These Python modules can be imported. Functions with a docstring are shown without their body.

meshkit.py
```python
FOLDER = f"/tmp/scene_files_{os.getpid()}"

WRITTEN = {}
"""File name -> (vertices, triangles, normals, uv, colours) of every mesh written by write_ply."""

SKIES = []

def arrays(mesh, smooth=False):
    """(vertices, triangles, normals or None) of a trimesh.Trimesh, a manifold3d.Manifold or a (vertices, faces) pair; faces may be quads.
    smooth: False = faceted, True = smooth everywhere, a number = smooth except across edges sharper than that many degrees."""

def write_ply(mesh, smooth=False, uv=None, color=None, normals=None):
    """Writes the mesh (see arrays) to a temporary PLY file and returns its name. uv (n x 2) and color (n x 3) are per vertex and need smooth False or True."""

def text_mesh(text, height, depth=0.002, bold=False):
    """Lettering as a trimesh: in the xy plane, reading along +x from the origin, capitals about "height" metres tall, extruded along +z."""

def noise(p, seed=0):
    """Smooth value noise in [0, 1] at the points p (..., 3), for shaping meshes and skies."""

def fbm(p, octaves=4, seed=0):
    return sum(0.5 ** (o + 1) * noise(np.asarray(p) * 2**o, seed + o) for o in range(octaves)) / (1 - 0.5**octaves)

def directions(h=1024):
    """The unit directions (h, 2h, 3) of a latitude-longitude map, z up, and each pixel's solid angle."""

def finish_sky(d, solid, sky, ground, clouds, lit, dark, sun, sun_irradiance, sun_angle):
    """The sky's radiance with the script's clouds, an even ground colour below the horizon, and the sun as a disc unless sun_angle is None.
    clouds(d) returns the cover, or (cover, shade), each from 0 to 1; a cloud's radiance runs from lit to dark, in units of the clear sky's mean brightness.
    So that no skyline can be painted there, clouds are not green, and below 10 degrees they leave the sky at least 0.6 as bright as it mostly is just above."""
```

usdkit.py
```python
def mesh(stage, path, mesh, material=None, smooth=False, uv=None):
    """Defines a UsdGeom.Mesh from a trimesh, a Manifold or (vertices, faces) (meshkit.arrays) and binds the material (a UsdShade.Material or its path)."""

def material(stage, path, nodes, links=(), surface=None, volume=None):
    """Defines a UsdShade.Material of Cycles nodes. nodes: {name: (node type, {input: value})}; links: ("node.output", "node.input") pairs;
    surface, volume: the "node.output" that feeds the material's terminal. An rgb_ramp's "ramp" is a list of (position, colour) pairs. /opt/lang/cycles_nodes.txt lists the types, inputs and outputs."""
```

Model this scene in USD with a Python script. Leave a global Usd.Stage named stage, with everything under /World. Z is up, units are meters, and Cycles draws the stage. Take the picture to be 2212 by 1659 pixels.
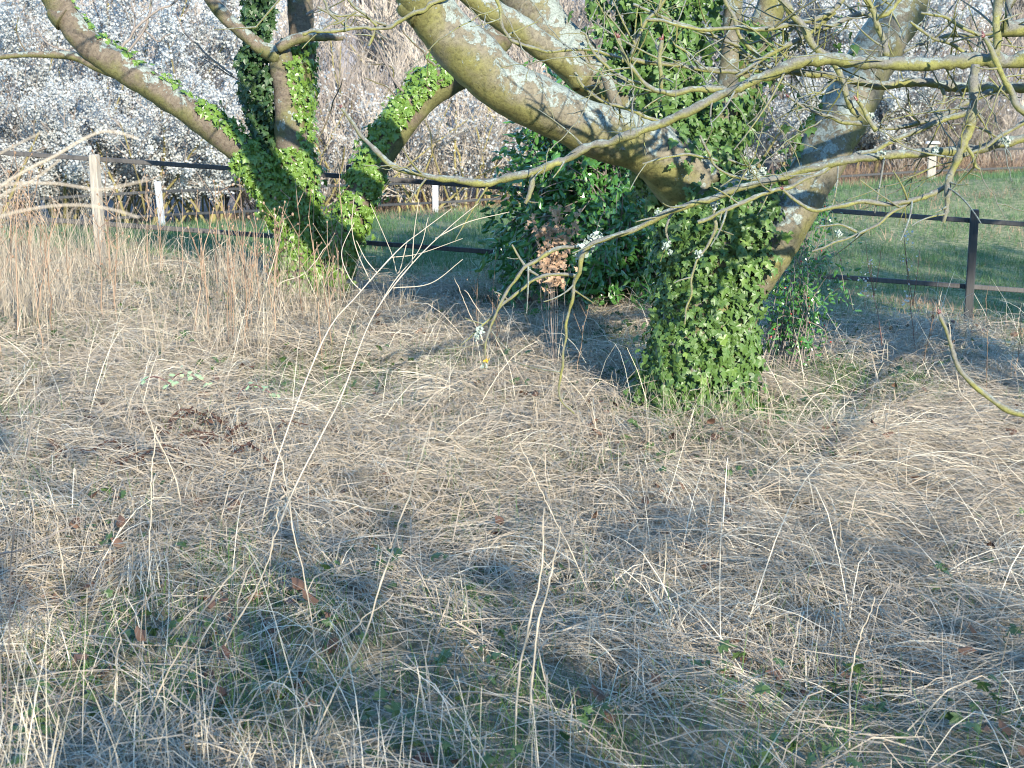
import math
import re
import numpy as np
import trimesh
import usdkit
import meshkit
from pxr import Usd, UsdGeom, UsdLux, UsdShade, Gf, Sdf, Vt

stage = Usd.Stage.CreateInMemory()
UsdGeom.SetStageUpAxis(stage, "Z")
UsdGeom.SetStageMetersPerUnit(stage, 1.0)
UsdGeom.Xform.Define(stage, "/World")
UsdGeom.Scope.Define(stage, "/World/Looks")

# ---------------------------------------------------------------- camera, sky, sun
CAM_Z = 2.0
FV = 3240.0                       # focal length in pixels of a 2212-pixel-wide view
PITCH = math.atan((829.5 - 216) / FV)
EXPOSURE = 2.0
SUN_AZ = math.atan2(0.36, -0.93)
SUN_EL = math.radians(19.0)
SKY_STRENGTH = 0.15
SUN_INTENSITY = 0.95

cam = UsdGeom.Camera.Define(stage, "/World/camera")
cam.CreateHorizontalApertureAttr(36.0)
cam.CreateFocalLengthAttr(36.0 * FV / 2212)
cam.CreateFStopAttr(6.5)
cam.CreateFocusDistanceAttr(9.6)
cam.CreateClippingRangeAttr(Gf.Vec2f(0.05, 2000))
cam.CreateExposureAttr(EXPOSURE)
cam.AddTranslateOp().Set(Gf.Vec3d(0, 0, CAM_Z))
cam.AddRotateXOp().Set(90 - math.degrees(PITCH))

SUN = np.array([math.sin(SUN_AZ) * math.cos(SUN_EL), math.cos(SUN_AZ) * math.cos(SUN_EL), math.sin(SUN_EL)])
sky = UsdLux.DomeLight.Define(stage, "/World/sky")
sky.GetPrim().SetCustomDataByKey("kind", "structure")
sky_mat = usdkit.material(stage, "/World/Looks/sky", {
    "s": ("sky_texture", {"sky_type": "single_scattering", "sun_disc": False, "sun_elevation": SUN_EL, "sun_rotation": SUN_AZ, "aerosol_density": 0.0, "air_density": 1.6, "ozone_density": 8.0}),
    "b": ("background_shader", {"strength": SKY_STRENGTH})}, [("s.color", "b.color")], surface="b.background")
UsdShade.MaterialBindingAPI.Apply(sky.GetPrim()).Bind(sky_mat)
sun = UsdLux.DistantLight.Define(stage, "/World/sun")
sun.CreateIntensityAttr(SUN_INTENSITY)
sun.CreateNormalizeAttr(True)
sun.CreateAngleAttr(0.5)
sun.CreateColorAttr(Gf.Vec3f(1.0, 0.915, 0.765))
zx = SUN
xx = np.cross([0, 0, 1.0], zx); xx /= np.linalg.norm(xx)
yx = np.cross(zx, xx)
sun.AddTransformOp().Set(Gf.Matrix4d(*xx, 0, *yx, 0, *zx, 0, 0, 0, 30, 1))

# ---------------------------------------------------------------- helpers
rng = np.random.default_rng(7)
used = {}


def numbered(parent, name):
    k = (parent, name)
    n = used.get(k, -1) + 1
    used[k] = n
    return name if n == 0 else f"{name}_{n:03d}"


def tag(prim, label=None, cat=None, group=None, kind=None):
    for k, v in (("label", label), ("category", cat), ("group", group), ("kind", kind)):
        if v:
            prim.SetCustomDataByKey(k, v)


def thing(name, label=None, cat=None, loc=(0, 0, 0), rz=0.0, scale=None, group=None, kind=None):
    x = UsdGeom.Xform.Define(stage, "/World/" + numbered("/World", name))
    x.AddTranslateOp().Set(Gf.Vec3d(*map(float, loc)))
    x.AddRotateZOp().Set(math.degrees(rz))
    if scale is not None:
        x.AddScaleOp().Set(Gf.Vec3f(*([float(scale)] * 3 if np.ndim(scale) == 0 else map(float, scale))))
    tag(x.GetPrim(), label, cat, group, kind)
    return x.GetPrim()


def path_of(parent):
    return "/World" if parent is None else str(parent.GetPath())


def obj(name, mesh, mat, parent=None, smooth=False, kind=None, label=None, at0=None, uv=None):
    p = path_of(parent)
    if at0 is not None:
        v, f = mesh
        mesh = (np.asarray(v) - at0, f)
    m = usdkit.mesh(stage, f"{p}/{numbered(p, name)}", mesh, mat, smooth, uv)
    tag(m.GetPrim(), kind=kind, label=label)
    return m.GetPrim()


def copy(root, loc, rz=0.0, scale=1.0, label=None, cat=None, group=None):
    was = root.GetCustomData()
    r = thing(re.sub(r"_\d{3}$", "", root.GetName()), label or was.get("label"), cat or was.get("category"), loc, rz, scale, group or was.get("group"))
    r.GetReferences().AddInternalReference(root.GetPath())
    r.SetInstanceable(True)
    return r


def at(u, v, D):
    """A point at depth D (metres along y) seen at (u, v) of the 2212 x 1659 view."""
    a, b = (u - 1106) / FV, (829.5 - v) / FV
    d = np.array([a, math.cos(PITCH) + b * math.sin(PITCH), -math.sin(PITCH) + b * math.cos(PITCH)])
    return np.array([0, 0, CAM_Z]) + d * (D / d[1])


def sstep(x, a, b):
    t = np.clip((np.asarray(x, float) - a) / (b - a), 0, 1)
    return t * t * (3 - 2 * t)


def ground_z(x, y, rough=True):
    x, y = np.broadcast_arrays(np.asarray(x, float), np.asarray(y, float))
    yn = np.clip(y, -30, 15.5)
    near = -0.328 - 0.0643 * np.clip(x, -12, 12) + 0.0305 * np.maximum(yn, -4)
    xb, yb = np.clip(x, -13, 13), np.clip(y, 26, 38)
    far = 2.595 + 0.0718 * xb - 0.0938 * yb
    t = sstep(y, 14.2, 29)
    z = near * (1 - t) + far * t
    z = z + 0.10 * np.maximum(y - 39, 0) * sstep(y, 38, 52) + 0.12 * np.maximum(y - 75, 0)
    if rough:
        p = np.stack([x, y, np.zeros_like(x)], -1)
        w = 1 - sstep(y, 13.5, 16)
        z = z + w * (0.16 * (meshkit.fbm(p * 0.9, 3, 3) - 0.5) + 0.10 * (meshkit.noise(p * 2.7, 11) - 0.5))
        z = z + (1 - w) * 0.12 * (meshkit.fbm(p * 0.35, 3, 5) - 0.5)
    return z


def on_ground(u, v):
    lo, hi = 2.0, 60.0
    for D in np.arange(2.5, 60, 0.05):
        p = at(u, v, D)
        if p[2] < ground_z(p[0], p[1], False):
            return p
    return at(u, v, 60)


def spline(pts, n):
    """Catmull-Rom through pts (k, d), n samples."""
    p = np.asarray(pts, float)
    if len(p) == 2:
        t = np.linspace(0, 1, n)[:, None]
        return p[0] * (1 - t) + p[1] * t
    q = np.vstack([2 * p[0] - p[1], p, 2 * p[-1] - p[-2]])
    seg = np.linalg.norm(np.diff(p[:, :3], axis=0), axis=1)
    s = np.concatenate([[0], np.cumsum(seg)])
    out = []
    for x in np.linspace(0, s[-1], n):
        i = min(np.searchsorted(s, x, "right") - 1, len(p) - 2)
        t = (x - s[i]) / max(seg[i], 1e-9)
        a, b, c, d = q[i], q[i + 1], q[i + 2], q[i + 3]
        out.append(0.5 * (2 * b + (c - a) * t + (2 * a - 5 * b + 4 * c - d) * t * t + (3 * b - a - 3 * c + d) * t ** 3))
    return np.array(out)


def frames(p):
    t = np.gradient(p, axis=0)
    t /= np.linalg.norm(t, axis=1, keepdims=True) + 1e-12
    ref = np.array([0, 0, 1.0]) if abs(t[:, 2]).mean() < 0.8 else np.array([0.0, 1.0, 0])
    a = np.cross(t, ref)
    a /= np.linalg.norm(a, axis=1, keepdims=True) + 1e-12
    return t, a, np.cross(a, t)


def tube_uv(p, r, sides):
    """Unrolled bark coordinates of tube(): mirrored halves round the limb, metres along it."""
    s = np.concatenate([[0], np.cumsum(np.linalg.norm(np.diff(p, axis=0), axis=1))])
    a = np.abs(np.arange(sides) * 2 / sides - 1) * math.pi * np.mean(r)
    uv = np.stack([np.broadcast_to(a, (len(p), sides)), np.broadcast_to(s[:, None], (len(p), sides))], -1).reshape(-1, 2)
    return np.vstack([uv, [[0, s[0]], [0, s[-1]]]])


def tube(p, r, sides=8, lump=0.0, seed=0, cap=True):
    p, r = np.asarray(p, float), np.broadcast_to(np.asarray(r, float), (len(p),))
    t, a, b = frames(p)
    ang = np.arange(sides) * 2 * np.pi / sides
    d = np.cos(ang)[None, :, None] * a[:, None] + np.sin(ang)[None, :, None] * b[:, None]
    rr = r[:, None] * np.ones(sides)
    if lump:
        q = p[:, None] + d * r[:, None, None]
        rr = rr * (1 + lump * (meshkit.fbm(q * (0.9 / max(r.mean(), 1e-3)) * 0.9, 3, seed) - 0.5) * 2)
    v = (p[:, None] + d * rr[..., None]).reshape(-1, 3)
    i, j = np.meshgrid(np.arange(len(p) - 1), np.arange(sides), indexing="ij")
    q = np.stack([i * sides + j, i * sides + (j + 1) % sides, (i + 1) * sides + (j + 1) % sides, (i + 1) * sides + j], -1).reshape(-1, 4)
    f = np.vstack([q[:, [0, 1, 2]], q[:, [0, 2, 3]]])
    if cap:
        n = len(v)
        v = np.vstack([v, p[:1], p[-1:]])
        k = np.arange(sides)
        f = np.vstack([f, np.stack([np.full(sides, n), (k + 1) % sides, k], 1),
                       np.stack([np.full(sides, n + 1), (len(p) - 1) * sides + k, (len(p) - 1) * sides + (k + 1) % sides], 1)])
    return v, f


def join(parts):
    parts = [x for x in parts if len(x[0])]
    n = np.cumsum([0] + [len(v) for v, f in parts])
    return np.vstack([v for v, f in parts]), np.vstack([np.asarray(f) + o for (v, f), o in zip(parts, n)])


def quick_tubes(P, R, sides=3):
    """Many thin tubes at once: P (n, k, 3), R (n, k)."""
    n, k, _ = P.shape
    t = np.gradient(P, axis=1)
    t /= np.linalg.norm(t, axis=2, keepdims=True) + 1e-12
    ref = np.where(np.abs(t[..., 2:]) < 0.9, [0, 0, 1.0], [1.0, 0, 0])
    a = np.cross(t, ref); a /= np.linalg.norm(a, axis=2, keepdims=True) + 1e-12
    b = np.cross(t, a)
    ang = np.arange(sides) * 2 * np.pi / sides
    v = P[:, :, None] + R[:, :, None, None] * (np.cos(ang)[:, None] * a[:, :, None] + np.sin(ang)[:, None] * b[:, :, None])
    i, j = np.meshgrid(np.arange(k - 1), np.arange(sides), indexing="ij")
    q = np.stack([i * sides + j, i * sides + (j + 1) % sides, (i + 1) * sides + (j + 1) % sides, (i + 1) * sides + j], -1).reshape(-1, 4)
    f = np.vstack([q[:, [0, 1, 2]], q[:, [0, 2, 3]]])
    F = (f[None] + (np.arange(n) * k * sides)[:, None, None]).reshape(-1, 3)
    return v.reshape(-1, 3), F


def ribbons(P, W, S):
    """Flat blades: P (n, k, 3) centre lines, W (n, k) half widths, S (n, 3) or (n, k, 3) side directions."""
    n, k, _ = P.shape
    S = S[:, None] if S.ndim == 2 else S
    v = np.stack([P - S * W[..., None], P + S * W[..., None]], 2).reshape(n, k * 2, 3)
    i = np.arange(k - 1)
    f = np.vstack([np.stack([2 * i, 2 * i + 1, 2 * i + 3], 1), np.stack([2 * i, 2 * i + 3, 2 * i + 2], 1)])
    F = (f[None] + (np.arange(n) * 2 * k)[:, None, None]).reshape(-1, 3)
    return v.reshape(-1, 3), F


def unit(v):
    v = np.asarray(v, float)
    return v / (np.linalg.norm(v, axis=-1, keepdims=True) + 1e-12)


IVY = [(0, -0.02), (0.16, -0.20), (0.42, -0.16), (0.50, 0.05), (0.30, 0.16), (0.44, 0.42), (0.20, 0.48), (0.0, 0.90)]
IVY_OUT = np.array(IVY + [(-x, y) for x, y in IVY[-2:0:-1]])
OVAL_OUT = np.array([(0, 0), (0.17, 0.22), (0.21, 0.5), (0.13, 0.8), (0, 1.02), (-0.13, 0.8), (-0.21, 0.5), (-0.17, 0.22)])


def leaves(pos, nrm, tip, size, outline, fold=0.18, centre=(0, 0.15), r=rng):
    """Leaf blades as fans: pos, nrm, tip (n, 3), size (n)."""
    n = len(pos)
    z = unit(nrm)
    y = unit(tip - z * (tip * z).sum(1, keepdims=True))
    x = np.cross(y, z)
    o = np.asarray(outline)
    m = len(o)
    wob = 1 + 0.12 * r.standard_normal((n, m, 1))
    xy = o[None] * wob * size[:, None, None]
    h = -fold * np.abs(xy[..., 0:1]) - 0.25 * np.maximum(xy[..., 1:2], 0) ** 2 / size[:, None, None] + 0.05 * size[:, None, None] * r.standard_normal((n, m, 1))
    V = pos[:, None] + xy[..., 0:1] * x[:, None] + xy[..., 1:2] * y[:, None] + h * z[:, None]
    c = pos + (centre[1] * size)[:, None] * y
    V = np.concatenate([c[:, None], V], 1)
    k = np.arange(m)
    f = np.stack([np.zeros(m, int), 1 + (k + 1) % m, 1 + k], 1)
    return V, f


def leaf_mesh(V, f):
    n, m, _ = V.shape
    return V.reshape(-1, 3), (f[None] + (np.arange(n) * m)[:, None, None]).reshape(-1, 3)


def instancer(name, protos, mats, pos, rz, scale, which, label, cat, kind="stuff", tilt=None):
    """protos: list of (child name, mesh)."""
    root = "/World/" + numbered("/World", name)
    pi = UsdGeom.PointInstancer.Define(stage, root)
    paths = []
    for (nm, mesh, mat, sm) in protos:
        p = f"{root}/{numbered(root, nm)}"
        usdkit.mesh(stage, p, mesh, mat, sm)
        paths.append(Sdf.Path(p))
    pi.CreatePrototypesRel().SetTargets(paths)
    n = len(pos)
    pi.CreatePositionsAttr(Vt.Vec3fArray.FromNumpy(np.asarray(pos, np.float32)))
    h = np.asarray(rz) / 2
    q = np.zeros((n, 4)); q[:, 0] = np.cos(h); q[:, 3] = np.sin(h)
    if tilt is not None:      # small rotation about x first
        c, s = np.cos(np.asarray(tilt) / 2), np.sin(np.asarray(tilt) / 2)
        q = np.stack([q[:, 0] * c, q[:, 0] * s, q[:, 3] * s, q[:, 3] * c], 1)
    pi.CreateOrientationsAttr(Vt.QuathArray([Gf.Quath(float(a), float(b), float(c2), float(d)) for a, b, c2, d in q]))
    sc = np.asarray(scale, np.float32)
    sc = np.repeat(sc[:, None], 3, 1) if sc.ndim == 1 else sc
    pi.CreateScalesAttr(Vt.Vec3fArray.FromNumpy(np.ascontiguousarray(sc, np.float32)))
    pi.CreateProtoIndicesAttr(Vt.IntArray.FromNumpy(np.asarray(which, np.int32)))
    tag(pi.GetPrim(), label, cat, None, kind)
    return pi.GetPrim()


# ---------------------------------------------------------------- materials
def M(name, nodes, links, surface="p.BSDF"):
    return usdkit.material(stage, "/World/Looks/" + name, nodes, links, surface=surface)


def plant_mat(name, ramp, rough=0.6, transl=0.25, spec=0.3, patch=None, tint=1.0):
    """Colour varies from blade to blade (island) and from clump to clump (instance)."""
    nodes = {"g": ("geometry", {}), "o": ("object_info", {}),
             "m": ("math", {"math_type": "multiply_add", "value2": 0.35, "value3": 0.0}),
             "a": ("math", {"math_type": "multiply_add", "value2": 0.75}),
             "r": ("rgb_ramp", {"ramp": ramp}),
             "p": ("principled_bsdf", {"roughness": rough, "specular_ior_level": spec}),
             "t": ("translucent_bsdf", {}), "x": ("mix_closure", {"fac": transl})}
    links = [("o.random", "m.value1"), ("g.random_per_island", "a.value1"), ("m.value", "a.value3"), ("a.value", "r.fac"),
             ("r.color", "p.base_color"), ("r.color", "t.color"), ("p.BSDF", "x.closure1"), ("t.BSDF", "x.closure2")]
    return M(name, nodes, links, "x.closure")


straw = plant_mat("straw", [(0, (0.19, 0.15, 0.11)), (0.18, (0.40, 0.345, 0.26)), (0.45, (0.64, 0.575, 0.44)), (0.75, (0.78, 0.72, 0.58)), (1, (0.58, 0.55, 0.47))], 0.55, 0.15, 0.35)
straw_warm = plant_mat("brown_stems", [(0, (0.14, 0.09, 0.06)), (0.4, (0.29, 0.205, 0.14)), (0.75, (0.41, 0.32, 0.22)), (1, (0.5, 0.43, 0.32))], 0.6, 0.1, 0.3)
stalk_mat = plant_mat("pale_stalk", [(0, (0.30, 0.255, 0.195)), (0.5, (0.43, 0.375, 0.29)), (1, (0.54, 0.49, 0.40))], 0.5, 0.05, 0.4)
grass_green = plant_mat("green_blades", [(0, (0.05, 0.10, 0.03)), (0.5, (0.10, 0.19, 0.04)), (0.85, (0.19, 0.26, 0.07)), (1, (0.36, 0.33, 0.16))], 0.5, 0.3, 0.4)
meadow_green = plant_mat("meadow_blades", [(0, (0.05, 0.105, 0.035)), (0.5, (0.095, 0.16, 0.055)), (0.8, (0.17, 0.21, 0.09)), (1, (0.36, 0.32, 0.2))], 0.5, 0.3, 0.4)
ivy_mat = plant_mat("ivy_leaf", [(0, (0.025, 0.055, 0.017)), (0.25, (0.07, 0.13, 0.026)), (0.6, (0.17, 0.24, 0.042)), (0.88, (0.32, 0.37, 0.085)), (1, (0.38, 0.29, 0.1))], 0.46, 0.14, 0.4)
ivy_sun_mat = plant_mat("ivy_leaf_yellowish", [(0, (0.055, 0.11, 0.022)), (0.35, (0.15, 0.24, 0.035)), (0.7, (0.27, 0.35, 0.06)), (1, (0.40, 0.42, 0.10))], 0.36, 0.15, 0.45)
holly_mat = plant_mat("glossy_leaf", [(0, (0.02, 0.07, 0.018)), (0.5, (0.06, 0.16, 0.03)), (0.85, (0.12, 0.24, 0.045)), (1, (0.22, 0.31, 0.08))], 0.25, 0.15, 0.55)
herb_mat = plant_mat("ground_leaf", [(0, (0.03, 0.06, 0.02)), (0.5, (0.065, 0.11, 0.03)), (0.85, (0.12, 0.17, 0.045)), (1, (0.25, 0.24, 0.06))], 0.45, 0.2, 0.4)
dead_mat = plant_mat("dead_leaf", [(0, (0.07, 0.04, 0.03)), (0.5, (0.16, 0.095, 0.06)), (0.8, (0.26, 0.18, 0.13)), (1, (0.36, 0.3, 0.25))], 0.7, 0.1, 0.2)
tan_mat = plant_mat("tan_leaf", [(0, (0.36, 0.24, 0.16)), (0.6, (0.52, 0.38, 0.27)), (1, (0.6, 0.48, 0.36))], 0.7, 0.2, 0.2)
bracken_mat = plant_mat("bracken", [(0, (0.055, 0.03, 0.022)), (0.6, (0.13, 0.07, 0.045)), (1, (0.26, 0.15, 0.09))], 0.7, 0.1, 0.2)
pale_leaf = plant_mat("pale_leaf", [(0, (0.2, 0.3, 0.16)), (1, (0.33, 0.42, 0.25))], 0.5, 0.2, 0.4)
petal = plant_mat("petal", [(0, (0.42, 0.43, 0.42)), (0.5, (0.58, 0.60, 0.59)), (1, (0.74, 0.76, 0.75))], 0.6, 0.5, 0.1)
twig_dark = plant_mat("bare_twig", [(0, (0.11, 0.095, 0.085)), (0.5, (0.21, 0.18, 0.16)), (1, (0.33, 0.29, 0.26))], 0.8, 0.0, 0.2)
twig_olive = plant_mat("olive_twig", [(0, (0.14, 0.12, 0.05)), (0.5, (0.24, 0.21, 0.085)), (1, (0.34, 0.29, 0.14))], 0.8, 0.0, 0.2)
twig_pale = plant_mat("pale_twig", [(0, (0.22, 0.19, 0.16)), (0.6, (0.36, 0.315, 0.265)), (1, (0.50, 0.46, 0.39))], 0.8, 0.0, 0.2)
bud_mat = plant_mat("bud", [(0, (0.07, 0.022, 0.02)), (0.6, (0.15, 0.05, 0.04)), (1, (0.24, 0.11, 0.08))], 0.4, 0.0, 0.5)
berry_mat = plant_mat("berry", [(0, (0.35, 0.03, 0.02)), (1, (0.5, 0.07, 0.03))], 0.3, 0.0, 0.5)
lichen_mat = plant_mat("lichen", [(0, (0.26, 0.31, 0.27)), (1, (0.42, 0.46, 0.41))], 0.9, 0.1, 0.1)
orange_mat = plant_mat("orange_lichen", [(0, (0.55, 0.33, 0.03)), (1, (0.65, 0.42, 0.05))], 0.9, 0.0, 0.1)


def bark_mat(name, base, dark, algae, lichen_amount, algae_from, algae_to, band=60.0, scale=1.0, top_bias=0.45, lichen_col=(0.17, 0.195, 0.175)):
    """Brown bark with fine cross banding; green-yellow algae on the flanks and below, pale crusts of lichen mostly on the upper side."""
    nodes = {
        "g": ("geometry", {}), "tc": ("uvmap", {"attribute": "st"}), "sep": ("separate_xyz", {}),
        "n1": ("noise_texture", {"scale": 5.0 * scale, "detail": 6.0, "roughness": 0.65}),
        "mp": ("mapping", {"scale": (9.0 * scale, band * scale, 1.0)}),
        "n2": ("noise_texture", {"scale": 1.0, "detail": 4.0, "roughness": 0.6, "distortion": 0.6}),
        "r1": ("rgb_ramp", {"ramp": [(0.3, dark), (0.65, base)]}),
        "n3": ("noise_texture", {"scale": 2.3 * scale, "detail": 5.0, "roughness": 0.6}),
        "am": ("map_range", {"from_min": algae_from, "from_max": algae_to, "to_min": 1.0, "to_max": 0.0, "clamp": True}),
        "as": ("math", {"math_type": "multiply_add", "value2": 0.25}),
        "mixa": ("mix", {}),
        "acol": ("rgb_ramp", {"ramp": [(0.3, tuple(0.6 * c for c in algae)), (0.7, algae)]}),
        "n4": ("noise_texture", {"scale": 7.0 * scale, "detail": 9.0, "roughness": 0.72, "distortion": 0.3}),
        "lz": ("math", {"math_type": "multiply_add", "value2": 0.19}),
        "lr": ("map_range", {"from_min": 0.62 - lichen_amount, "from_max": 0.645 - lichen_amount, "to_min": 0.0, "to_max": 1.0, "clamp": True}),
        "n5": ("noise_texture", {"scale": 60.0 * scale, "detail": 3.0}),
        "lcol": ("rgb_ramp", {"ramp": [(0.25, tuple(0.55 * c for c in lichen_col)), (0.5, lichen_col), (0.8, tuple(1.2 * c for c in lichen_col))]}),
        "mixl": ("mix", {}),
        "hsum": ("math", {"math_type": "multiply_add", "value2": 0.5}), "hs2": ("math", {"math_type": "multiply_add", "value2": 1.4}),
        "n6": ("noise_texture", {"scale": 26.0 * scale, "detail": 7.0, "roughness": 0.75, "distortion": 0.8}),
        "dk": ("rgb_ramp", {"ramp": [(0.32, (0.45, 0.45, 0.45)), (0.5, (1, 1, 1)), (0.7, (1.25, 1.25, 1.25))]}), "md": ("mix", {"mix_type": "multiply", "fac": 1.0}),
        "b": ("bump", {"strength": 0.6, "distance": 0.009}),
        "p": ("principled_bsdf", {"roughness": 0.8, "specular_ior_level": 0.25})}
    links = [("g.position", "n1.vector"), ("tc.UV", "mp.vector"), ("mp.vector", "n2.vector"), ("n2.fac", "r1.fac"),
             ("g.position", "n3.vector"), ("g.normal", "sep.vector"), ("sep.z", "as.value1"), ("n3.fac", "as.value3"), ("as.value", "am.value"),
             ("r1.color", "mixa.color1"), ("n1.fac", "acol.fac"), ("acol.color", "mixa.color2"), ("am.result", "mixa.fac"),
             ("g.position", "n4.vector"), ("sep.z", "lz.value1"), ("n4.fac", "lz.value3"), ("lz.value", "lr.value"),
             ("g.position", "n5.vector"), ("n5.fac", "lcol.fac"),
             ("mixa.color", "mixl.color1"), ("lcol.color", "mixl.color2"), ("lr.result", "mixl.fac"),
             ("lr.result", "hsum.value1"), ("n2.fac", "hsum.value3"), ("g.position", "n6.vector"), ("n6.fac", "hs2.value1"), ("hsum.value", "hs2.value3"), ("hs2.value", "b.height"), ("n6.fac", "dk.fac"), ("mixl.color", "md.color1"), ("dk.color", "md.color2"), ("b.normal", "p.normal"),
             ("md.color", "p.base_color")]
    return M(name, nodes, links)


bark_a = bark_mat("bark_lichened", (0.135, 0.12, 0.085), (0.085, 0.075, 0.055), (0.135, 0.13, 0.045), 0.06, 0.34, 0.56, 22.0, 1.5)
bark_b = bark_mat("bark_brown", (0.115, 0.095, 0.07), (0.07, 0.055, 0.042), (0.115, 0.115, 0.045), 0.02, 0.34, 0.54, 22.0, 1.5)
bark_c = bark_mat("bark_branch", (0.165, 0.16, 0.14), (0.08, 0.08, 0.07), (0.19, 0.19, 0.06), 0.0, 0.38, 0.6, 14.0, 3.0)
bark_grey = bark_mat("bark_grey", (0.36, 0.33, 0.28), (0.2, 0.18, 0.15), (0.27, 0.26, 0.10), 0.02, 0.3, 0.45)


def wood_mat(name, c1, c2, rough=0.75):
    return M(name, {"tc": ("texture_coordinate", {}), "mp": ("mapping", {"scale": (30, 30, 2.5)}),
                    "n": ("noise_texture", {"scale": 2.0, "detail": 6.0, "roughness": 0.65}), "r": ("rgb_ramp", {"ramp": [(0.3, c1), (0.7, c2)]}),
                    "b": ("bump", {"strength": 0.5, "distance": 0.004}), "p": ("principled_bsdf", {"roughness": rough})},
             [("tc.object", "mp.vector"), ("mp.vector", "n.vector"), ("n.fac", "r.fac"), ("r.color", "p.base_color"), ("n.fac", "b.height"), ("b.normal", "p.normal")])


wood_dark = wood_mat("post_dark", (0.012, 0.013, 0.014), (0.03, 0.031, 0.032))
wood_rail = wood_mat("rail_dark", (0.026, 0.025, 0.025), (0.06, 0.056, 0.054))
wood_grey = wood_mat("post_grey", (0.15, 0.135, 0.115), (0.30, 0.275, 0.235))
wood_white = wood_mat("post_white", (0.25, 0.255, 0.26), (0.40, 0.405, 0.41))


def ground_mat(name, c1, c2, c3, s1=1.5, s2=25.0, bump=0.03):
    return M(name, {"g": ("geometry", {}), "n1": ("noise_texture", {"scale": s1, "detail": 5.0, "roughness": 0.6}), "n2": ("noise_texture", {"scale": s2, "detail": 6.0, "roughness": 0.7}),
                    "r1": ("rgb_ramp", {"ramp": [(0.35, c1), (0.65, c2)]}), "r2": ("rgb_ramp", {"ramp": [(0.42, (0, 0, 0)), (0.62, (1, 1, 1))]}), "x": ("mix", {"color2": c3}),
                    "b": ("bump", {"strength": 0.8, "distance": bump}), "p": ("principled_bsdf", {"roughness": 0.95, "specular_ior_level": 0.1})},
             [("g.position", "n1.vector"), ("g.position", "n2.vector"), ("n1.fac", "r1.fac"), ("n2.fac", "r2.fac"), ("r1.color", "x.color1"), ("r2.color", "x.fac"),
              ("x.color", "p.base_color"), ("n2.fac", "b.height"), ("b.normal", "p.normal")])


mat_ground = ground_mat("soil_thatch", (0.06, 0.06, 0.035), (0.14, 0.12, 0.08), (0.27, 0.23, 0.165))
mat_meadow = ground_mat("meadow_turf", (0.06, 0.095, 0.04), (0.12, 0.145, 0.065), (0.24, 0.22, 0.125), 0.8, 14.0)
mat_hill = ground_mat("scrub_floor", (0.15, 0.135, 0.12), (0.25, 0.22, 0.20), (0.33, 0.29, 0.27), 0.7, 9.0, 0.1)

# ---------------------------------------------------------------- terrain
def sheet(name, xs, ys, mat, label):
    X, Y = np.meshgrid(xs, ys)
    v = np.stack([X, Y, ground_z(X, Y)], -1).reshape(-1, 3)
    nx, ny = len(xs), len(ys)
    i, j = np.meshgrid(np.arange(ny - 1), np.arange(nx - 1), indexing="ij")
    q = np.stack([i * nx + j, i * nx + j + 1, (i + 1) * nx + j + 1, (i + 1) * nx + j], -1).reshape(-1, 4)
    o = obj(name, (v, q), mat, smooth=True)
    tag(o, label, None, None, "structure")


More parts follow.
